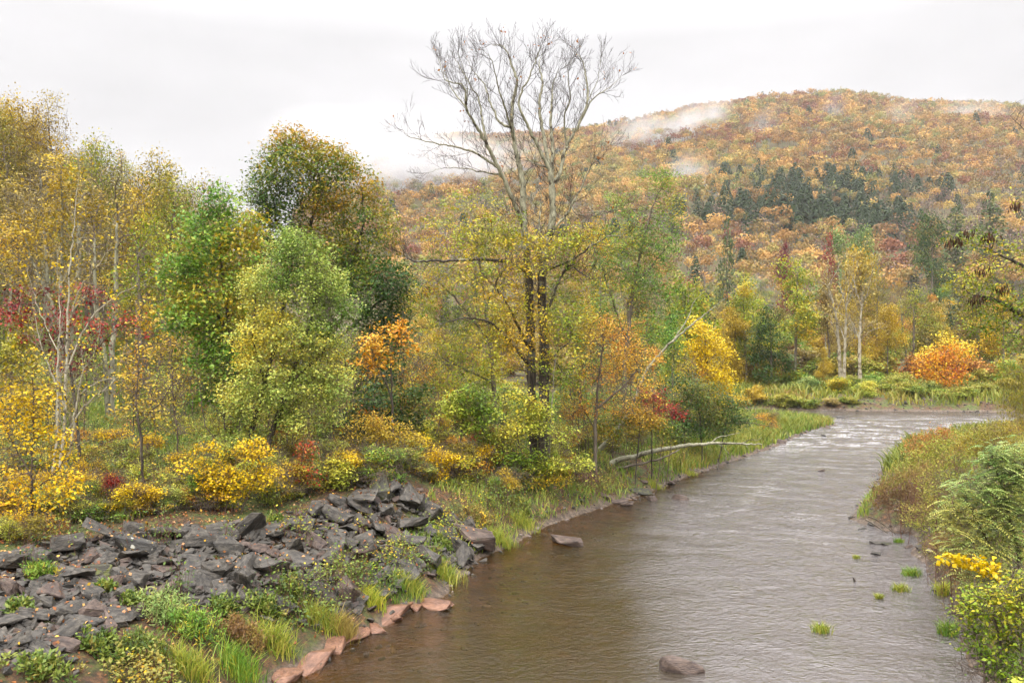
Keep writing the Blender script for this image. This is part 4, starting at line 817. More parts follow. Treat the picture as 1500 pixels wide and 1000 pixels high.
# thicket of young shrubs along the top of the near bank and round the field
def thick(px, py, w, h, pal, where):
    Yv = np.arange(16, 75, .25); X = (px-750)/F*Yv; Z = gz(X, Yv); zr = H-(py-500)/F*Yv
    k = np.nonzero(zr <= Z)[0]
    if len(k) == 0: return
    Y = Yv[k[0]]; x = X[k[0]]; s = Y/F
    lb = f'{ {**wd, "yellow": "yellow", "yellowgreen": "yellow and green", "brightyellow": "bright yellow", "darkgreen": "dark green", "aspen": "pale green", "brown": "brownish"}[pal]} leafy shrub {where}'
    put('twiggy', int(rng.integers(7)), x, Y, (w*s/1.9,)*2+(h*s/1.5,), lb, 'bush', lb, pal, 'leafy_shrub', sink=.05)
PR['twiggy'] = [proto('leafy_shrub', 1.5, .95, 'lime', natt=270, leaf=.1, per=6+k%3, spread=.14, base_clear=.05, D=.14, kill=.17, R=.02, stems=3+k%3, nb=3+k%3, leafy=.62) for k in range(7)]
for i in range(265):
    px = rng.uniform(-10, 740); top = 790 if px < 60 else np.interp(px, [60, 200, 330, 420, 560, 640, 720], [770, 742, 735, 722, 695, 690, 705])
    py = top+16-rng.random()**1.2*125; pal = rng.choice(['yellow', 'yellowgreen', 'lime', 'gold', 'grassy', 'green', 'orange', 'olive', 'aspen', 'yellow', 'brightyellow', 'red'], p=[.11, .18, .16, .08, .13, .11, .04, .07, .07, .02, .01, .02])
    where = ('by the left edge of the bank' if px < 110 else 'between birch and orange sapling' if px < 230 else 'under the green maple' if px < 350 else 'under the aspen' if px < 480 else 'above the large dark blocks' if px < 600 else 'on the bank left of the tall tree')+(' near the rocks' if py > top-40 else ' further back')
    if 90 < px < 420 and py < top-70 and i % 5: continue
    thick(px, py, rng.uniform(36, 92), rng.uniform(24, 66), pal, where)
PR['sapling'] = [proto('slim_sapling', 4.5, 1.1, 'lime', ['grey', 'lichen', 'dark'][k % 3], natt=190, leaf=.11, per=3+k % 2, spread=.16, base_clear=.2, D=.24, kill=.28, R=.035, stems=1+k % 2, nb=7, leafy=.6) for k in range(5)]
for i in range(95):
    px = rng.uniform(-10, 700) if i < 62 else rng.uniform(820, 1080); Y = rng.uniform(25, 50) if px < 560 else rng.uniform(36, 56); x = (px-750)/F*Y
    if float(river_sd(x, Y)) < (7.5 if px < 600 else 2.0): continue
    pal = rng.choice(['yellow', 'gold', 'lime', 'olive', 'green', 'aspen', 'orange', 'tan', 'yellowgreen']); s = rng.uniform(.7, 1.5)
    where = 'behind the yellow sapling' if px < 70 else 'around the white birch' if px < 170 else 'between the birch and the green maple' if px < 290 else 'among the aspen stems' if px < 500 else 'by the small orange maple' if px < 640 else 'behind the tall tree' if px < 800 else 'by the golden maple' if px < 930 else 'near the river bend'
    lb = f"slim { {**wd, 'yellow': 'yellow', 'aspen': 'pale green', 'yellowgreen': 'yellow-green'}[pal]} sapling {'at the front' if Y < 33 else 'further back'} {where}"
    put('sapling', int(rng.integers(5)), x, Y, (s*.9, s*.9, s), lb, 'tree', lb, pal, 'slim_sapling')
for i in range(46):
    px = rng.uniform(720, 1130); top = np.interp(px, [720, 800, 880, 960, 1040, 1130], [738, 720, 676, 662, 650, 640])
    py = top-3-rng.random()*46; pal = rng.choice(['yellowgreen', 'lime', 'gold', 'grassy', 'green', 'orange', 'olive', 'darkgreen'])
    where = 'round the foot of the tall tree' if px < 860 else 'behind the fallen log' if px < 1000 else 'near the river bend'
    thick(px, py, rng.uniform(30, 60), rng.uniform(24, 50), pal, where)
# ------------------------------------------------------------------ valley and lower mountain trees, one by one
zones = [(640, 'left of the twin trunks'), (790, 'behind the twin trunks'), (1000, 'behind the feathery ash'), (1130, 'above the soft gold tree'), (1290, 'above the three white trunks'), (1400, 'above the flame-orange tree'), (1700, 'by the right edge')]
nfar = 0; spots = []
for y in np.arange(104, 262, 6.2):
    for x in np.arange(-30, 190, 5.6):
        xx, yy = x+rng.normal()*1.8, y+rng.normal()*2; u = 750+F*xx/yy
        if 520 < u < 1560 and not (yy < 118 and 1050 < u < 1520 and rng.random() < .5) and not (yy < 128 and 1185 < u < 1300) and not (yy < 112 and 1330 < u < 1440): spots.append((xx, yy, u))
spots.sort(key=lambda t: t[1]); pick = [t for t in spots if rng.random() < min(1, 262/len(spots))]
for xx, yy, u in pick:
    c = rng.random(); hue = float(fbm(xx*.03, yy*.03, 77, 2))
    if c < .10: kind, pal, w = 'pine' if rng.random() < .6 else 'spruce', rng.choice(['pine', 'conifer']), 'dark conifer'
    elif c < .42: kind, pal, w = 'thin', rng.choice(['tan', 'rust', 'brown', 'olive', 'gold']), 'thinning'
    elif c < .50: kind, pal, w = 'bare', 'tan', 'leafless pale'
    else: kind, pal, w = ('round' if rng.random() < .7 else 'tall'), rng.choice(['gold', 'orange', 'rust', 'olive', 'yellowgreen', 'tan', 'green', 'yellow', 'maroon'], p=[.2, .1, .14, .14, .17, .1, .09, .05, .01]), 'full-crowned'
    colw = {'gold': 'golden', 'orange': 'orange', 'rust': 'rusty', 'olive': 'olive', 'yellowgreen': 'yellow-green', 'tan': 'tan', 'green': 'green', 'yellow': 'yellow', 'maroon': 'wine-red', 'brown': 'brown', 'pine': 'grey-green', 'conifer': 'blackish'}[pal]
    zone = [z for lim, z in zones if u < lim][0]; band = 'in the valley woods' if yy < 165 else 'at the foot of the mountain' if yy < 215 else 'low on the mountainside'
    lb = f'{colw} {w} tree {band} {zone}'; s = .7+.4*rng.random()
    put(kind, nfar, xx, yy, (s*1.05, s*1.05, s), lb, 'tree', lb, pal, {'round': 'broadleaf_tree', 'tall': 'broadleaf_tree'}.get(kind, kind+'_tree')); nfar += 1
for i in range(90):
    yy = rng.uniform(98, 185); xx = rng.uniform(-.16, .62)*yy
    if float(river_sd(xx, yy)) < 9: continue
    pal = rng.choice(['olive', 'green', 'gold', 'brown', 'rust', 'grassy', 'tan']); u = 750+F*xx/yy; zone = [z for lim, z in zones if u < lim][0]
    lb = f"{ {**wd, 'brown': 'brown', 'rust': 'rusty'}[pal]} understory shrub in the valley woods {zone}"; s = rng.uniform(1.2, 2.6)
    put('shrub', i, xx, yy, (s*1.2, s*1.2, s), lb, 'bush', lb, pal, 'understory_shrub')
# remove the originals of the prototypes
for lst in PR.values():
    for r in lst:
        for ch in list(r.children): bpy.data.objects.remove(ch)
        bpy.data.objects.remove(r)
# ------------------------------------------------------------------ the far mountain forest, one mass
def mountain_forest():
    g = Geo(); pts = []
    for y in np.arange(262, 850, 6.8):
        for x in np.arange(-.28*y, .72*y, 6.6):
            pts.append((x+rng.normal()*2.2, y+rng.normal()*2.2))
    P = np.array(pts); u = 750+F*P[:, 0]/P[:, 1]; z = gz(P[:, 0], P[:, 1]); e = 500-(z-H+9)*F/P[:, 1]
    keep = (u > 430) & (u < 1600); P, u, z, e = P[keep], u[keep], z[keep], e[keep]
    n = len(P); t = rng.random(n)
    band = np.exp(-((e-292)/38)**2)*np.clip(1.6-abs(u-1165)/190, 0, 1); conb = (fbm(P[:, 0]*.02, P[:, 1]*.02, 91, 3)-.5)*2.6+band*1.75-.5+np.where(band < .25, -.5, 0)
    iscon = t < np.clip(conb, .015, .9)
    bareb = np.clip(.12+.55*np.exp(-((e-300)/45)**2)*sstep(1180, 1400, u)+.25*sstep(255, 330, e), 0, .7)
    isbare = ~iscon & (rng.random(n) < bareb)
    h = 8+4*rng.random(n); r = 2.3+3.0*rng.random(n)**1.6
    up = sstep(260, 140, e)
    hue = np.clip(.5+.8*(fbm(P[:, 0]*.015+5, P[:, 1]*.015, 93, 3)-.5)+.8*(rng.random(n)-.5)-.10*up, .01, .99)
    mats = [leafmat('mountain_foliage', ['#80503c', '#94643c', '#766838', '#aa7e44', '#84783e', '#b5894a', '#c89c52', '#98924c', '#727c44', '#caa858'], trans=.2, gloss=.7, sat=.98), PAL['conifer'], BARK['grey'], leafmat('bare_crown_twigs', ['#5c4a44', '#75605a', '#8a7468', '#8f7a58'], trans=.1, gloss=.8)]
    order = np.argsort(-P[:, 1])
    for i in order:
        dist = P[i, 1]; m = int(np.interp(dist, [260, 450, 850], [230, 150, 95])); x, y, zz = P[i, 0], P[i, 1], z[i]
        if iscon[i]:
            m = int(m*1.3); tt = rng.random(m)**.75; a = rng.random(m)*6.28; H_ = h[i]*1.3; rr = (1.6+r[i]*.55)*(1-tt)+.2
            Q = np.stack([x+np.cos(a)*rr, y+np.sin(a)*rr, zz+H_*tt+.3], -1); D = np.stack([np.cos(a), np.sin(a), np.full(m, -.7)], -1)
            N = np.stack([np.cos(a), np.sin(a), np.full(m, .9)], -1); s = r[i]*.5*(1.15-tt*.6)
            leaves(Q, D, N, s, s*.8, g, 1, np.clip(.4+.25*rng.normal(size=m), 0, .99)); continue
        # several lobes per crown
        nl = 4; lob = rdir(nl)*np.array([.5, .5, .35])*r[i]; w = rng.integers(nl, size=m); d = rdir(m); d[:, 2] = np.abs(d[:, 2])*1.1-.25; d = unit(d)
        rad_ = r[i]*.66*(.85+.25*rng.random(m)); Q = np.array([x, y, zz+h[i]-r[i]*.7])+lob[w]+d*rad_[:, None]*np.array([1, 1, .95])
        N = unit(d+rng.normal(size=(m, 3))*.22); D = rng.normal(size=(m, 3)); s = r[i]*np.interp(dist, [260, 850], [.22, .33])*(.7+.6*rng.random(m))
        if isbare[i]:
            mm = m//4; Q, N, D, s = Q[:mm], N[:mm], D[:mm], s[:mm]*.8
            leaves(Q, D, N, s, s*.7, g, 3, rng.random(mm))
            b = np.array([x, y, zz]); nb = 5; tips = b+np.stack([rng.normal(size=nb)*1.4, rng.normal(size=nb)*1.4, h[i]*(.75+.3*rng.random(nb))], -1); st = b+np.stack([np.zeros(nb), np.zeros(nb), h[i]*.35*rng.random(nb)], -1)
            sticks(st, tips, .16, .05, g, 2); continue
        leaves(Q, D, N, s, s*.8, g, 0, np.clip(hue[i]+rng.normal(size=m)*.025, 0, .99))
        if rng.random() < .3: sticks([np.array([x, y, zz])], [np.array([x, y, zz+h[i]*.7])], .2, .1, g, 2)
    print('mountain trees', n)
    return tag(link('mountain_forest', g.mesh('mountain_forest', mats)), 'autumn forest covering the far mountain', kind='stuff')
mountain_forest()
# ------------------------------------------------------------------ rocks
def ground_hit(px, py, lift=0):
    Yv = np.arange(12, 110, .1); X = (px-750)/F*Yv; Z = gz(X, Yv)+lift; zr = H-(py-500)/F*Yv
    Z = np.maximum(Z, 0); k = np.nonzero(zr <= Z)[0]; k = k[0] if len(k) else len(Yv)-1
    return np.array([X[k], Yv[k], Z[k]])
def rock_mesh(name, seed, flat, round_=0., rough=.06, npts=13):
    r = np.random.default_rng(seed); bm = bmesh.new()
    for i in range(npts):
        p = r.uniform(-1, 1, 3); p[:2] *= 1.05; q = p/max(np.abs(p).max(), 1e-6) if r.random() > round_ else p/np.linalg.norm(p)
        p = q*(.86+.14*r.random()); bm.verts.new((p[0], p[1]*.78, p[2]*flat))
    res = bmesh.ops.convex_hull(bm, input=bm.verts); 
    bmesh.ops.delete(bm, geom=[v for v in bm.verts if not v.link_faces], context='VERTS')
    bmesh.ops.dissolve_limit(bm, angle_limit=math.radians(14), verts=bm.verts, edges=bm.edges)
    bmesh.ops.bevel(bm, geom=bm.edges[:], offset=.035+.09*round_, segments=2 if round_ > .3 else 1, affect='EDGES', profile=.6)
    bmesh.ops.triangulate(bm, faces=[f for f in bm.faces if len(f.verts) > 4])
    bmesh.ops.subdivide_edges(bm, edges=[e for e in bm.edges if e.calc_length() > .35], cuts=1, use_grid_fill=True)
    for v in bm.verts:
        n = Vector(rdir(1)[0]); v.co += n*rough*r.random()*.6
    me = bpy.data.meshes.new(name); bm.normal_update(); bm.to_mesh(me); bm.free()
    if round_ > .3: me.shade_smooth()
    else: me.shade_flat()
    return me
def rockmat(name, cols, lich=None, rough=.58, pth=.62):
    m = noisemat(name, cols, 2.2, rough=rough, bump=.55, bscale=7, stretch=(1, 1, 3.5), patch=lich, pscale=4, pth=pth, detail=9, spec=.28, bdist=.05); return m
RK = {'slate': rockmat('slate_rock', ['#292725', '#3b3834', '#524d46', '#676158'], '#5f5c4e', pth=.68), 'brown': rockmat('brown_rock', ['#2d2623', '#453a35', '#5d4f46', '#6f5f54'], '#4b4a3c', pth=.66),
      'red': rockmat('red_sandstone', ['#46322a', '#664a3b', '#7e5c49', '#8f6e59'], '#4a3c30', .3, pth=.66), 'lichen': rockmat('lichen_rock', ['#2b2a2a', '#413f3c', '#565249'], '#b3b0a2', .6, pth=.6), 'mossy': rockmat('mossy_rock', ['#2a2926', '#3d3b33', '#55523f'], '#5d6036', .6, pth=.55)}
RM = {}
for k, m in RK.items():
    RM[k] = []
    for i in range(9 if k == 'slate' else 4):
        me = rock_mesh('rock', 100+i*7+len(k)*31, [.24, .34, .46, .28][i % 4], 0 if k != 'red' else .15); me.materials.append(m); RM[k].append(me)
RM['round'] = []
for i in range(4):
    me = rock_mesh('rock', 400+i, .6, .75, .08, 20); me.materials.append(RK['brown']); RM['round'].append(me)
ROCKS = []
def slope_n(x, y):
    e = .3; return unit(np.array([(gz(x-e, y)-gz(x+e, y))/(2*e), (gz(x, y-e)-gz(x, y+e))/(2*e), 1.]))
def rock(name, px, py, w, mat, label, cat='rock', group=None, k=0, tilt=.25, lift=.0, asp=1., hs=1., rz=None, pos=None, follow=.8, sm=None):
    p = ground_hit(px, py) if pos is None else np.array(pos); s = p[1]/F; a = w*s/2 if sm is None else sm
    me = RM[mat][k % len(RM[mat])]; o = link(name, me)
    n = Vector(slope_n(p[0], p[1])*follow+np.array([0, 0, 1])*(1-follow)+rng.normal(size=3)*tilt).normalized()
    q = n.to_track_quat('Z', 'Y'); rz = rng.random()*6.28 if rz is None else rz
    o.rotation_mode = 'QUATERNION'; o.rotation_quaternion = q @ Matrix.Rotation(rz, 4, 'Z').to_quaternion()
    o.scale = (a, a*asp, a*hs); o.location = (p[0], p[1], p[2]+lift*a)
    tag(o, label, cat, group); ROCKS.append(o); return o
BIG = [(52, 826, 96, 'slate', 'broad flat slab, the leftmost big rock, with a weed growing before it', .55, .0), (143, 842, 54, 'mossy', 'square flat-topped greenish slab right of the leftmost slab', .8, 0), (203, 812, 66, 'lichen', 'pale speckled lichen-covered slab near the top left of the rocks', .9, 0),
 (108, 814, 36, 'mossy', 'rounded mossy block between two broad slabs', 1, .1), (238, 800, 40, 'slate', 'dark wedge-shaped slab leaning against the lichen slab', .7, .2), (268, 806, 44, 'slate', 'pointed dark slab second from the lichen slab', .6, .2), (196, 777, 34, 'slate', 'small square dark block under the yellow leaves', .9, .3),
 (385, 782, 74, 'slate', 'large smooth dark slab at the top middle of the rocks', .8, 0), (528, 742, 76, 'slate', 'largest dark block at the head of the pile', .7, .25), (562, 722, 56, 'mossy', 'tilted grey-green slab topping the pile', .8, .2), (600, 738, 44, 'slate', 'upright tilted grey slab right of the topmost slab', .9, .3), (588, 716, 36, 'brown', 'brown slab at the very top of the pile', .5, .1),
 (640, 768, 42, 'mossy', 'rounded lumpy grey boulder at the right of the pile', .8, .1), (692, 798, 64, 'brown', 'flat brown slab jutting out over the water', .7, .2), (672, 812, 46, 'slate', 'large angular grey block at the water beneath the jutting slab', .9, .2), (92, 948, 52, 'brown', 'flat brown-topped stone near the bottom left corner', .8, .1), (122, 916, 52, 'slate', 'grooved dark slab above the brown-topped stone', .6, .2),
 (160, 920, 48, 'brown', 'reddish-brown tilted slab beside the grooved slab', .6, .1), (300, 858, 60, 'slate', 'broad grey slab in the middle of the lower pile', .6, .2), (270, 864, 40, 'slate', 'wedge of grey rock pointing down the slope', .7, .2), (320, 868, 40, 'slate', 'striped dark stone next to the broad grey slab', .7, .25), (240, 840, 34, 'brown', 'brown upright stone in the middle of the pile', .9, .3),
 (430, 826, 60, 'slate', 'long dark slab across the middle of the pile', .5, .2), (495, 800, 46, 'slate', 'plain dark rectangular slab mid pile', .8, .2), (575, 790, 40, 'brown', 'brown-grey slab below the head of the pile', .8, .2), (520, 778, 44, 'slate', 'dark pointed slab under the largest block', .8, .2), (460, 852, 44, 'slate', 'low wide slab near the foot of the pile', .5, .2),
 (400, 850, 50, 'slate', 'flat sided slab left of the foot of the pile', .5, .2), (360, 880, 44, 'slate', 'grey stone wedged at the edge of the green weeds', .7, .1), (585, 835, 36, 'slate', 'purple-grey triangular stone near the water side', .8, .2), (610, 830, 40, 'slate', 'squarish grey stone beside the triangular stone', .8, .2), (560, 870, 36, 'mossy', 'half-sunk grey slab by the bright grass', .6, .1), (520, 880, 34, 'slate', 'grey tilted slab above the reddish shore slabs', .7, .1), (60, 890, 44, 'slate', 'dark stone under red fallen leaves', .5, .2), (20, 940, 40, 'slate', 'dark stone at the left edge low down', .7, .1)]
for i, (px, py, w, mt, lb, asp, lf) in enumerate(BIG):
    rock('riprap_rock', px, py, w*1.18, mt, lb, k=i, asp=asp*1.1, lift=lf*.6+.1, tilt=.13, rz=math.pi/2+rng.normal()*.35, hs=1.15)
POLY = np.array([(-10, 830), (60, 805), (200, 782), (330, 770), (400, 765), (480, 745), (560, 715), (610, 725), (655, 752), (715, 792), (690, 826), (610, 850), (560, 880), (500, 905), (400, 895), (330, 884), (280, 888), (190, 905), (130, 940), (60, 965), (-10, 975)], float)
def inpoly(P, x, y):
    c = False; n = len(P)
    for i in range(n):
        (ax, ay), (bx, by) = P[i], P[i-1]
        if (ay > y) != (by > y) and x < (bx-ax)*(y-ay)/(by-ay)+ax: c = not c
    return c
cnt = 0; taken = []
sizes = sorted([11+38*rng.random()**2 for _ in range(265)], reverse=True)
for w in sizes:
    for tr in range(40):
        px, py = rng.uniform(-10, 720), rng.uniform(712, 975)
        if inpoly(POLY, px, py) and all((px-a)**2+((py-b)*1.3)**2 > (.42*(w+c))**2 for a, b, c in taken): break
    else: continue
    taken.append((px, py, w))
    size = 'middling' if w > 24 else 'small'
    part = 'left part' if px < 220 else 'middle part' if px < 450 else 'right part'
    mt = 'slate' if rng.random() < .84 else 'brown'
    lb = f'{size} angular {"dark grey" if mt == "slate" else "brownish"} stone in the {part} of the rock pile'
    rock('riprap_rock', px, py, w*1.25, mt, lb, group=lb, k=int(rng.integers(9)), asp=.7+.5*rng.random(), lift=.25+.3*rng.random(), tilt=.38, hs=1.2, follow=.7)
# rubble between the stones: too many and too small to count
def rubble():
    g = Geo(); src = []
    for me in RM['slate'][:5]:
        v = np.empty(len(me.vertices)*3, np.float32); me.vertices.foreach_get('co', v); me.calc_loop_triangles()
        t = np.empty(len(me.loop_triangles)*3, np.int32); me.loop_triangles.foreach_get('vertices', t); src.append((v.reshape(-1, 3), t.reshape(-1, 3)))
    n = 0
    while n < 3200:
        px, py = rng.uniform(-40, 720), rng.uniform(705, 990)
        if not inpoly(POLY, px, py): continue
        p = ground_hit(px, py) if n % 3 or n == 0 else p+rng.normal(size=3)*[.4, .4, 0]; p[2] = float(gz(p[0], p[1])); v, t = src[int(rng.integers(5))]
        R = np.array(Matrix.Rotation(rng.random()*6.28, 3, 'Z') @ Matrix.Rotation(rng.normal()*.5, 3, 'X') @ Matrix.Rotation(rng.normal()*.5, 3, 'Y'))
        g.add((v*(.05+.19*rng.random()**1.6)) @ R.T+p+[0, 0, .03], t, 0 if rng.random() < .85 else 1); n += 1
    tag(link('rubble', g.mesh('rubble', [RK['slate'], RK['brown']], flat=True)), 'small broken slate between the larger rocks', kind='stuff')
rubble()
# reddish slabs slanting into the water at the foot of the bank
for px, py, w, lb, rz in [(455, 962, 74, 'flat reddish slab with a white leaf, lowest along the water edge', .3), (520, 935, 60, 'reddish slab half under water, second up from the bottom', .3), (580, 900, 78, 'long reddish slab dipping under water in the middle of the row', .4), (622, 880, 60, 'reddish rounded slab, topmost by the bright grass', .4), (545, 912, 50, 'tilted dull red slab wedged behind the row', .5), (420, 985, 60, 'dark red slab at the bottom of the shore row', .3), (490, 948, 40, 'small reddish slab between the two lowest larger ones', .2), (603, 888, 36, 'small reddish slab second from the top of the row', .5), (566, 905, 30, 'narrow reddish slab tucked beside the tilted dull red one', .2)]:
    p = ground_hit(px, py); rock('shore_rock', px, py, w*(1.15+.5*rng.random()), 'red', lb, group='reddish slabs along the waterline', k=int(rng.integers(4)), asp=.62, lift=.0, tilt=.16, rz=rz+rng.normal()*.35, pos=(p[0]+.05+rng.normal()*.05, p[1], .0+.07*rng.random()), follow=.3, hs=.62)
for px, py, w, mt, lb in [(998, 980, 78, 'round', 'flat-topped brown boulder in the water at the bottom of the picture'), (830, 796, 58, 'brown', 'low slab just breaking the brown water by the left bank'), (1141, 648, 24, 'round', 'dark rounded boulder off the island point'), (905, 736, 34, 'brown', 'grey square stone on the leafy shelf below the tall tree'), (918, 740, 22, 'round', 'dark round stone at the edge of the leafy shelf'), (887, 728, 26, 'brown', 'stone at the foot of the undercut bank'),
    (938, 722, 40, 'mossy', 'large grey boulder on the shelf beside the log'), (957, 732, 26, 'round', 'low wet stone past the grey boulder'), (983, 709, 20, 'round', 'mossy-topped small stone in the shallows below the log'), (997, 731, 30, 'round', 'brown wet rock standing out in the stream from the shelf'), (850, 734, 18, 'slate', 'little dark stone at the near end of the shelf'), (943, 708, 16, 'round', 'small pale stone by the end of the log'), (1010, 690, 16, 'round', 'small stone under the log tip'),
    (1285, 797, 24, 'slate', 'upright grey stone at the rocky point on the right'), (1300, 798, 22, 'mossy', 'mossy stone beside the upright grey stone'), (1276, 770, 18, 'slate', 'dark stone under the brown willow stems'), (1262, 776, 16, 'slate', 'wet dark stone nearest the stream at the rocky point'), (1330, 802, 20, 'brown', 'flat brownish stone on the right gravel'), (1286, 812, 22, 'slate', 'dark slab lying in the pool at the rocky point'), (1285, 716, 14, 'slate', 'dark stone by the right waterline upstream'), (1300, 699, 18, 'slate', 'long dark stone at the right waterline'), (1318, 669, 12, 'round', 'small grey stone beside the riffle'), (1303, 671, 8, 'slate', 'little black stone in the riffle'),
    (1203, 690, 12, 'round', 'reddish stone awash in midstream'), (1372, 866, 22, 'slate', 'black wet stone against the right bank'), (1230, 612, 14, 'slate', 'dark stones at the island tip'), (1205, 638, 12, 'slate', 'stone at the island waterline'), (1412, 624, 16, 'slate', 'grey stone on the gravel bar edge'), (1090, 668, 12, 'slate', 'stone at the bank just before the black boulder')]:
    rock('river_stone', px, py, w, mt, lb, k=int(rng.integers(4)), asp=.7+.2*rng.random(), lift=.12, tilt=.05, follow=.15, rz=math.pi/2+rng.normal()*.3, hs=.72)
# cobbles on the gravel bars
def cobbles():
    g = Geo(); me = RM['round'][0]; v = np.empty(len(me.vertices)*3, np.float32); me.vertices.foreach_get('co', v); v = v.reshape(-1, 3); me.calc_loop_triangles(); t = np.empty(len(me.loop_triangles)*3, np.int32); me.loop_triangles.foreach_get('vertices', t); t = t.reshape(-1, 3)
    X = rng.uniform(-10, 62, 40000); Y = rng.uniform(15, 100, 40000); d = river_sd(X, Y); lf = X < .28*Y+1; k = (d > np.where(lf & (Y < 50), -2.2, -.35)) & (d < np.where(Y > 60, 3.5, 1.1)) & (abs(X/Y) < .64) & ~((X < 0) & (Y < 31) & (d > .1)); X, Y = X[k][:3600], Y[k][:3600]; Z = gz(X, Y)
    for x, y, z in zip(X, Y, Z):
        a = rng.random()*6.28; R = np.array([[math.cos(a), -math.sin(a), 0], [math.sin(a), math.cos(a), 0], [0, 0, .8]]); s = (.04+.12*rng.random()**2)*(1+.4*(y > 60))
        g.add(v*s @ R.T+[x, y, z+s*.2], t, int(rng.random() < .4))
    tag(link('gravel', g.mesh('gravel', [noisemat('cobble_stone', ['#3f3834', '#62564f', '#877a70'], 1.5, rough=.5, bump=.2), RK['slate']])), 'loose cobbles and gravel along the waterline', kind='stuff')
cobbles()
# ------------------------------------------------------------------ fallen log, drift wood
def stick_thing(name, label, cat, lines, bark, kids=True):
    g = Geo(); P0 = None; root = bpy.data.objects.new(name, None); COL.objects.link(root); tag(root, label, cat)
    for j, (pts, Y0, Y1, r0, r1) in enumerate(lines):
        P = np.array([wpt(px, py, Y0+(Y1-Y0)*i/(len(pts)-1)) for i, (px, py) in enumerate(pts)]); P = resample(P, .25); P[1:-1] += rng.normal(size=(len(P)-2, 3))*.018
        if P0 is None: P0 = P[0].copy(); root.location = P0
        gg = Geo(); tube(P, np.linspace(r0, r1, len(P)), 8 if r0 > .05 else 5, gg, 0); link('log_trunk' if j == 0 else 'branch', gg.mesh('branch', [BARK[bark]], P0), root)
    return root
stick_thing('fallen_log', 'long pale lichen-spotted fallen trunk slanting out from the bank over the water', 'log', [([(874, 690), (900, 676), (960, 660), (1000, 653), (1040, 649), (1085, 649), (1116, 651)], 40.2, 44.6, .155, .03), ([(1040, 649), (1052, 640), (1070, 636), (1083, 634)], 43.3, 43.6, .04, .012), ([(1085, 649), (1100, 642), (1108, 646), (1115, 641)], 44.4, 44.2, .025, .01), ([(1052, 650), (1062, 658), (1068, 664)], 43.6, 43.4, .025, .012), ([(1092, 650), (1098, 658), (1104, 664)], 44.5, 44.4, .02, .01)], 'lichen')
stick_thing('fallen_branch', 'thinner brownish branch lying beneath the pale fallen log', 'branch', [([(874, 694), (905, 686), (945, 678), (980, 667), (995, 658)], 40.4, 42, .08, .03)], 'grey')
stick_thing('dead_branch', 'dark dead branch hanging low over the river bend', 'branch', [([(1020, 622), (1060, 620), (1100, 619), (1132, 625)], 50, 51, .05, .015), ([(1078, 620), (1105, 612), (1128, 614)], 50.5, 50.8, .03, .01)], 'dark')
stick_thing('driftwood', 'dark stub of driftwood sticking up out of the shallows on the right', 'driftwood', [([(1256, 858), (1252, 852), (1250, 846)], 25.0, 24.9, .06, .02), ([(1256, 858), (1262, 861), (1268, 861)], 25, 24.8, .035, .015)], 'dark')
stick_thing('drift_branch', 'pair of grey drift branches on the rocky point under the brown willow', 'branch', [([(1268, 760), (1285, 770), (1300, 780)], 30.6, 30.0, .035, .02), ([(1272, 756), (1290, 764), (1312, 782)], 30.8, 30.2, .03, .015)], 'grey')
# roots in the undercut bank
g = Geo(); b0 = wpt(860, 695, 37.8)
for i in range(34):
    p = wpt(rng.uniform(838, 880), rng.uniform(684, 704), 37.9+rng.normal()*.3); q = p+np.array([rng.normal()*.5, -.5-.4*rng.random(), -.35-.5*rng.random()]); tube(np.array([p, (p+q)/2+rdir(1)[0]*.12, q]), np.array([.02, .012, .005]), 4, g, 0)
tag(link('bank_roots', g.mesh('bank_roots', [BARK['redtwig']])), 'tangle of exposed roots hanging from the undercut bank', kind='stuff')
# ------------------------------------------------------------------ grass, weeds, litter
def blades(P, h, g, m, r, lean=.35, w=.035):
    n = len(P); a = rng.random(n)*6.28; hh = h*(.6+.8*rng.random(n)); d = np.stack([np.cos(a)*lean*rng.random(n), np.sin(a)*lean*rng.random(n), np.ones(n)], -1)
    N = rdir(n)*[1, 1, .3]; mid = P+d*hh[:, None]*.55; d2 = d+np.stack([np.cos(a), np.sin(a), np.full(n, -.5)], -1)*lean*1.2
    S = unit(np.cross(d, N))*w*.5
    v = np.stack([P-S, P+S, mid+S*.8, mid-S*.8, mid+unit(d2)*hh[:, None]*.5], 1); b = np.arange(n)[:, None]*5
    g.add(v.reshape(-1, 3), np.concatenate([b+np.array([0, 1, 2, 3])]), m, r); k = g.n-len(v.reshape(-1, 3))
    g.f.append(b+np.array([3, 2, 4])+k); g.m.append(m); g.r.append(r)
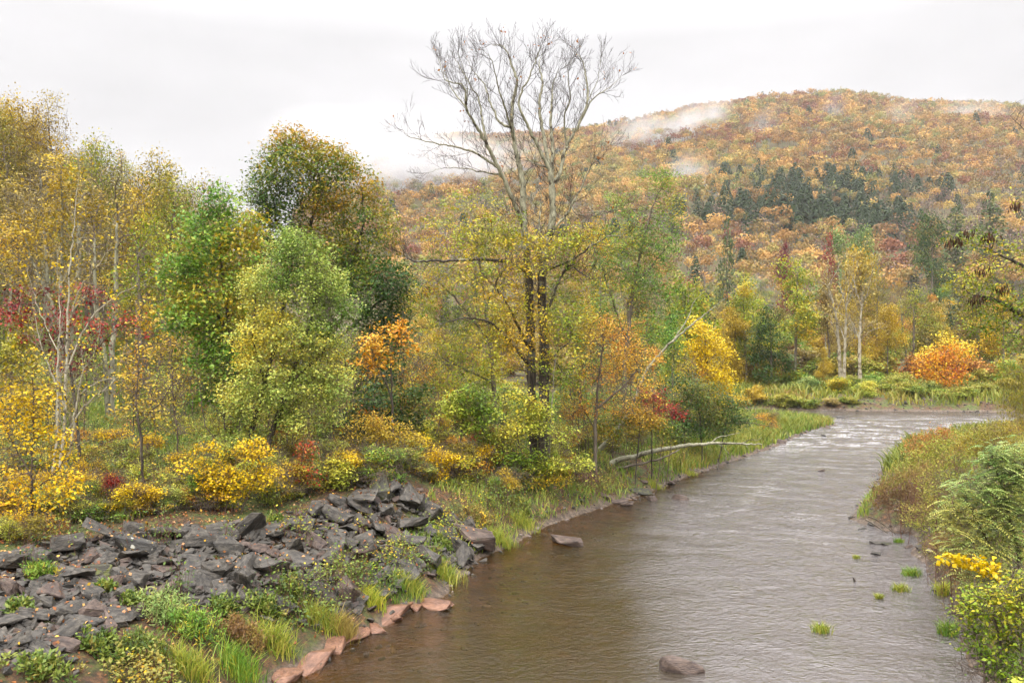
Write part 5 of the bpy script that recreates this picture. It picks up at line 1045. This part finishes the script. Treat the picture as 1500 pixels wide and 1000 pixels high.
def tuft(name, label, px, py, wpx, hm, pal, n=260, group=None, lean=.5, w=.02, water=False, style='grass', cat='grass tuft'):
    p = ground_hit(px, py); s = p[1]/F; g = Geo(); a = wpx*s/2; q = rng.normal(size=(n, 2))*.42; P = np.stack([p[0]+q[:, 0]*a, p[1]+q[:, 1]*a*.8, np.zeros(n)], -1); P[:, 2] = np.maximum(gz(P[:, 0], P[:, 1]), -.05)-.02
    r = np.clip(rng.normal(.5, .25, n), 0, .99)
    if style == 'grass': blades(P, hm, g, 0, r, lean, w)
    else:
        hh = hm*(.5+.6*rng.random(n)); d = unit(np.stack([rng.normal(size=n)*.3, rng.normal(size=n)*.3, np.ones(n)], -1)); T = P+d*hh[:, None]; sticks(P, T, .006, .003, g, 1); K = 16
        t = .25+.75*rng.random((n, K)); Q = (P[:, None]+(T-P)[:, None]*t[..., None]+rng.normal(size=(n, K, 3))*.035).reshape(-1, 3); m = len(Q); D = np.repeat(d, K, 0)*.7+rdir(m); leaves(Q, D, np.array([0, -.2, 1.])+rdir(m)*.6, .10*(.6+.8*rng.random(m)), .022 if style == 'fine' else .05, g, 0, np.repeat(r, K))
    o = link(name, g.mesh(name, [PAL[pal], BARK['redtwig']], p), None, p); tag(o, label, cat, group); return o
for px, py, w, h, pal, lb in [(1335, 842, 30, .3, 'green', 'round green grass tuft in the shallows, nearest the right bank'), (1318, 866, 26, .25, 'grassy', 'flat yellow-green grass tuft standing below the round one in the shallows'), (1204, 926, 26, .28, 'grassy', 'yellow-green grass tuft in midstream at the lower right'), (1288, 878, 10, .22, 'grassy', 'tiny grass tuft in the shallows below two larger ones'), (1255, 818, 10, .16, 'grassy', 'tiny tuft of grass on a shoal by the rocky point'), (1316, 794, 14, .2, 'green', 'green tuft among the stones of the rocky point'),
    (735, 796, 48, .42, 'grassy', 'bright green grass clump where the rock pile meets the water'), (765, 768, 50, .4, 'grassy', 'tan and green grass clump on the bank just past the rocks'), (650, 846, 60, .45, 'grassy', 'lush yellow-green grass on the waterline below the rocks'), (600, 862, 44, .4, 'grassy', 'grass tuft over the topmost reddish slab'), (545, 886, 40, .4, 'lime', 'lime green grass tuft over the middle reddish slabs'), (470, 918, 60, .5, 'grassy', 'long arching grass above the lowest reddish slab'), (400, 950, 70, .5, 'grassy', 'tall yellowish grass clump at the bottom of the bank'),
    (350, 988, 70, .5, 'green', 'fine bright green grass clump at the bottom edge'), (280, 985, 80, .45, 'grassy', 'trailing grass clump at the bottom left'), (1380, 872, 22, .4, 'lime', 'bright grass clump against the right bank'), (1388, 930, 26, .4, 'green', 'green grass clump on the right bank near the bottom'), (1010, 695, 30, .3, 'grassy', 'green grass patch on the shelf by the log'), (960, 715, 26, .3, 'grassy', 'grass tuft between the shelf boulders'), (505, 930, 40, .45, 'tan', 'tawny grass tuft between two reddish slabs')]:
    tuft('grass_tuft', lb, px, py, w, h, pal, n=420 if w > 35 else 240, w=.016)
for px, py, w, h, pal, st, lb in [(245, 912, 80, .75, 'sage', 'fine', 'feathery grey-green weed clump in front of the rocks'), (285, 930, 70, .7, 'green', 'fine', 'feathery green weed clump at the foot of the rocks'), (200, 890, 40, .4, 'weed', 'broad', 'small pale weed left of the feathery clump'), (60, 850, 40, .5, 'green', 'fine', 'thin green weed in front of the leftmost slab'), (390, 900, 60, .5, 'weed', 'broad', 'yellow-green weed patch at the foot of the pile'), (330, 900, 40, .45, 'weed', 'broad', 'yellow-green weed below the striped stone'),
    (425, 885, 30, .7, 'weed', 'broad', 'upright weed stalk in the lower pile'), (510, 850, 44, .4, 'weed', 'broad', 'sprawling pale weed in the right part of the pile'), (408, 775, 36, .5, 'weed', 'broad', 'leafy sprig beside the large smooth slab'), (760, 745, 60, .6, 'weed', 'broad', 'leafy weeds on the bank past the rock pile'), (700, 760, 40, .4, 'tan', 'fine', 'tawny weeds over the jutting brown slab'), (650, 800, 30, .35, 'weed', 'broad', 'weed between the boulder and the jutting slab'),
    (150, 960, 80, .4, 'weed', 'broad', 'sprawling weeds at the lower left corner'), (60, 985, 70, .4, 'weed', 'broad', 'dull green weeds in the bottom left corner'), (210, 960, 60, .45, 'weed', 'fine', 'olive weeds above the bottom edge'), (355, 940, 70, .55, 'brown', 'fine', 'brown seeding weeds by the waterline'), (30, 900, 30, .35, 'weed', 'broad', 'pale weed sprout among the left rocks'), (155, 870, 20, .3, 'weed', 'broad', 'tiny weed sprout mid left rocks')]:
    tuft('weed_clump', lb, px, py, w, h*.75, pal, n=150 if st == 'fine' else 70, style=st, cat='weeds')
def grass_field():
    g = Geo(); n = 150000
    Y = 22+55*rng.random(n)**1.3; X = rng.uniform(-.66, .42, n)*Y; d = river_sd(X, Y); dens = fbm(X*.5, Y*.5, 51, 3)
    k = (d > np.where(X < -3+.1*(Y-28), 7, .1)) & (dens > .30) & (rng.random(n) < np.where(d > 7, .9, .7)); X, Y = X[k], Y[k]; P = np.stack([X, Y, gz(X, Y)-.02], -1)
    hgt = np.interp(Y, [22, 40, 75], [.32, .4, .6]); r = np.clip(.35+.9*(fbm(X*.25, Y*.25, 55, 3)-.5)+.25*rng.normal(size=len(X)), 0, .99)
    blades(P, hgt, g, 0, r, .45, np.interp(Y, [22, 75], [.02, .07])[:, None])
    # island and right bank, far bank
    for (x0, x1, y0, y1, n, hh, ww, cond) in [(8, 28, 44, 77, 26000, .75, .06, lambda x, y, d: (d > .15)), (9, 60, 12, 70, 52000, .55, .05, lambda x, y, d: (d > .35) & (x > .26*y+3)), (20, 80, 84, 120, 30000, .9, .12, lambda x, y, d: d > 1.2)]:
        X = rng.uniform(x0, x1, n); Y = rng.uniform(y0, y1, n); d = river_sd(X, Y); k = cond(X, Y, d) & (fbm(X*.4, Y*.4, 59, 3) > .36); X, Y = X[k], Y[k]; P = np.stack([X, Y, gz(X, Y)-.02], -1)
        r = np.clip(.5+1.2*(fbm(X*.3, Y*.3, 58, 3)-.5)+.2*rng.normal(size=len(X)), 0, .99); blades(P, hh*(.5+fbm(X*.5, Y*.5, 63, 2)), g, 1, r, .5, ww)
    tag(link('grass', g.mesh('grass', [leafmat('field_grass', ['#52702c', '#6f8c3a', '#8fa34a', '#a6ac58', '#b0a05a']), leafmat('bank_grass', ['#55602a', '#737f36', '#8f9646', '#a0964c', '#947a44'])])), 'rank autumn grass on the field and the banks', kind='stuff')
grass_field()
def weeds():
    """low leafy ground cover on the near bank"""
    g = Geo(); n = 42000; Y = 15+36*rng.random(n)**1.2; X = rng.uniform(-.66, .30, n)*Y; d = river_sd(X, Y); cl = fbm(X*.7, Y*.7, 66, 3)
    u = 750+F*X/Y
    k = (d > .5) & (cl > np.where(Y < 17, .45, .43)) & ~((d < 8.0) & (d > 1.6) & (Y < 33) & (Y > 14.5) & (X < 0) & (cl < .75)); X, Y, cl = X[k], Y[k], cl[k]; z = gz(X, Y); m = len(X); K = 9
    h = .15+.75*np.clip(cl-.40, 0, .3)/.3; h = h*(.5+.8*rng.random(m)); P = np.stack([X, Y, z], -1); T = P+np.stack([rng.normal(size=m)*.12, rng.normal(size=m)*.12, h], -1)
    sticks(P, T, .006, .003, g, 2); t = .3+.75*rng.random((m, K)); Q = (P[:, None]+(T-P)[:, None]*t[..., None]+rng.normal(size=(m, K, 3))*[.07, .07, .03]).reshape(-1, 3)
    hue = fbm(X*.45, Y*.45, 68, 3); r = np.clip(np.repeat(.5+1.9*(hue-.5), K)+.22*rng.normal(size=m*K), 0, .99); sel = np.repeat(rng.random(m) < np.where(Y < 23, .92, .75), K)
    for s_, mi in ((sel, 0), (~sel, 1)): leafset(Q[s_], .07, g, mi, r[s_], droop=.1, up=.6)
    tag(link('undergrowth', g.mesh('undergrowth', [PAL['weed'], PAL['yellowgreen'], BARK['redtwig']])), 'low leafy weeds covering the bank', kind='stuff')
weeds()
def litter():
    bpy.context.view_layer.update(); V, T, off = [], [], 0
    for o in ROCKS:
        me = o.data; me.calc_loop_triangles(); v = np.empty(len(me.vertices)*3, np.float32); me.vertices.foreach_get('co', v); mw = np.array(o.matrix_world); v = v.reshape(-1, 3) @ mw[:3, :3].T+mw[:3, 3]
        t = np.empty(len(me.loop_triangles)*3, np.int32); me.loop_triangles.foreach_get('vertices', t); V.append(v); T.append(t.reshape(-1, 3)+off); off += len(v)
    bvh = BVHTree.FromPolygons([tuple(p) for p in np.concatenate(V)], [tuple(t) for t in np.concatenate(T).tolist()])
    n = 42000; Y = 13+34*rng.random(n); X = rng.uniform(-.66, .34, n)*Y; d = river_sd(X, Y); c = fbm(X*.55, Y*.55, 81, 4); zone = (d > .25) & (c+.35*rng.random(n) > .53); X, Y = X[zone], Y[zone]; Z = gz(X, Y)
    P, N = [], []
    for x, y, z in zip(X, Y, Z):
        h = bvh.ray_cast(Vector((x, y, 6)), Vector((0, 0, -1)))
        if h[0] is not None and h[0].z > z:
            if rng.random() < .45: continue
            P.append(tuple(h[0]+h[1]*.012)); N.append(tuple(h[1]))
        else: P.append((x, y, z+.02)); N.append((0, 0, 1))
    P = np.array(P); N = np.array(N)+rng.normal(size=(len(P), 3))*.28; g = Geo(); s = .075*(.6+.8*rng.random(len(P))); leaves(P, rdir(len(P)), N, s, s*.75, g, 0, rng.random(len(P)))
    tag(link('fallen_leaves', g.mesh('fallen_leaves', [leafmat('dead_leaf', ['#5a3522', '#7c4a2a', '#96603a', '#a97a50', '#b98f66', '#c9a23e'], trans=.1)])), 'brown and orange leaf litter on bank and rocks', kind='stuff')
litter()
def pods():
    root = bpy.data.objects['locust_tree']; g = Geo()
    for px, py, n in [(1398, 352, 60), (1415, 340, 40), (1450, 345, 50), (1488, 300, 50), (1440, 395, 40), (1430, 435, 50), (1470, 420, 40)]:
        P = blob(wpt(px, py, 26.5), (.22, .5, .16), n); leaves(P, np.array([0, 0, -1.])+rdir(n)*.3, rdir(n)*[1, 1, .1], .2, .04, g, 0, rng.random(n))
    link('pod_foliage', g.mesh('pod_foliage', [leafmat('seed_pod', ['#2e1d12', '#402a1a', '#573a22'])], root.location), root)
pods()
# ------------------------------------------------------------------ air: haze over the valley and mist drifting on the mountain
def haze():
    bm = bmesh.new(); bmesh.ops.create_cube(bm, size=1); me = bpy.data.meshes.new('haze'); bm.to_mesh(me); bm.free()
    o = link('haze', me); o.scale = (2300, 1500, 346); o.location = (150, 640, 165); m, nt, out = newmat('valley_air')
    v = nd(nt, 'ShaderNodeVolumePrincipled'); v.inputs['Color'].default_value = (.97, .97, 1, 1); v.inputs['Density'].default_value = HAZE; v.inputs['Anisotropy'].default_value = .2; nt.links.new(v.outputs[0], out.inputs['Volume']); me.materials.append(m)
    tag(o, 'damp hazy valley air', kind='stuff')
def mist(px, py, Y, w, h, d, dens, seed, sc=2.2, th=.42, rot=0):
    c = wpt(px, py, Y); s = Y/F; bm = bmesh.new(); bmesh.ops.create_icosphere(bm, subdivisions=3, radius=1); me = bpy.data.meshes.new('mist'); bm.to_mesh(me); bm.free()
    o = link('mist', me, None, c); o.scale = (w*s/2, d, h*s/2); o.rotation_euler = (0, rot, 0)
    m, nt, out = newmat('mist_volume'); L = nt.links.new; tc = nd(nt, 'ShaderNodeTexCoord')
    ln = nd(nt, 'ShaderNodeVectorMath', operation='LENGTH'); L(tc.outputs['Object'], ln.inputs[0])
    fo = nd(nt, 'ShaderNodeMapRange'); fo.inputs[1].default_value = 1; fo.inputs[2].default_value = .1; fo.interpolation_type = 'SMOOTHSTEP'; L(ln.outputs['Value'], fo.inputs[0])
    mp = nd(nt, 'ShaderNodeMapping'); mp.inputs['Location'].default_value = (seed*3.1, seed*1.7, seed); mp.inputs['Scale'].default_value = (w/h*.8, 1, 1); L(tc.outputs['Object'], mp.inputs[0])
    n = nd(nt, 'ShaderNodeTexNoise'); n.inputs['Scale'].default_value = sc; n.inputs['Detail'].default_value = 4; n.inputs['Roughness'].default_value = .62; n.inputs['Distortion'].default_value = .4; L(mp.outputs[0], n.inputs['Vector'])
    nr = nd(nt, 'ShaderNodeMapRange'); nr.inputs[1].default_value = th; nr.inputs[2].default_value = th+.36; L(n.outputs[0], nr.inputs[0])
    mu = nd(nt, 'ShaderNodeMath', operation='MULTIPLY'); L(fo.outputs[0], mu.inputs[0]); L(nr.outputs[0], mu.inputs[1]); m2 = nd(nt, 'ShaderNodeMath', operation='MULTIPLY'); L(mu.outputs[0], m2.inputs[0]); m2.inputs[1].default_value = dens
    v = nd(nt, 'ShaderNodeVolumePrincipled'); v.inputs['Color'].default_value = (.8, .8, .82, 1); v.inputs['Anisotropy'].default_value = 0; L(m2.outputs[0], v.inputs['Density']); L(v.outputs[0], out.inputs['Volume']); me.materials.append(m)
    tag(o, 'thin white mist drifting on the mountainside', kind='stuff')
HAZE = .00014
if HAZE: haze()
for a in [(630, 252, 520, 360, 130, 60, .045, 1, 1.3, .16, 0), (570, 225, 650, 330, 150, 60, .038, 2, 1.1, .08, .05), (720, 232, 600, 280, 100, 50, .014, 3, 1.5, .26, 0), (500, 205, 730, 260, 110, 60, .022, 11, 1.0, .05, .1),
    (1000, 190, 640, 70, 150, 40, .048, 4, 2.0, .3, .7), (1040, 180, 660, 60, 130, 40, .045, 15, 2.2, .34, .6), (960, 190, 650, 130, 50, 40, .03, 16, 1.8, .25, .35), (925, 205, 620, 120, 60, 40, .028, 5, 1.8, .28, .2), (1005, 262, 470, 90, 100, 30, .03, 6, 1.6, .28, .3), (1050, 290, 440, 60, 60, 24, .02, 17, 1.8, .3, 0),
    (1110, 200, 600, 60, 120, 40, .014, 7, 2, .34, .5), (1425, 170, 700, 130, 60, 40, .024, 8, 1.8, .32, .25), (1310, 180, 660, 60, 110, 40, .018, 9, 2.0, .34, .5), (1215, 170, 680, 40, 80, 30, .024, 10, 2, .34, .3), (1110, 420, 190, 50, 60, 12, .03, 18, 1.6, .36, 0)]:
    mist(*a)
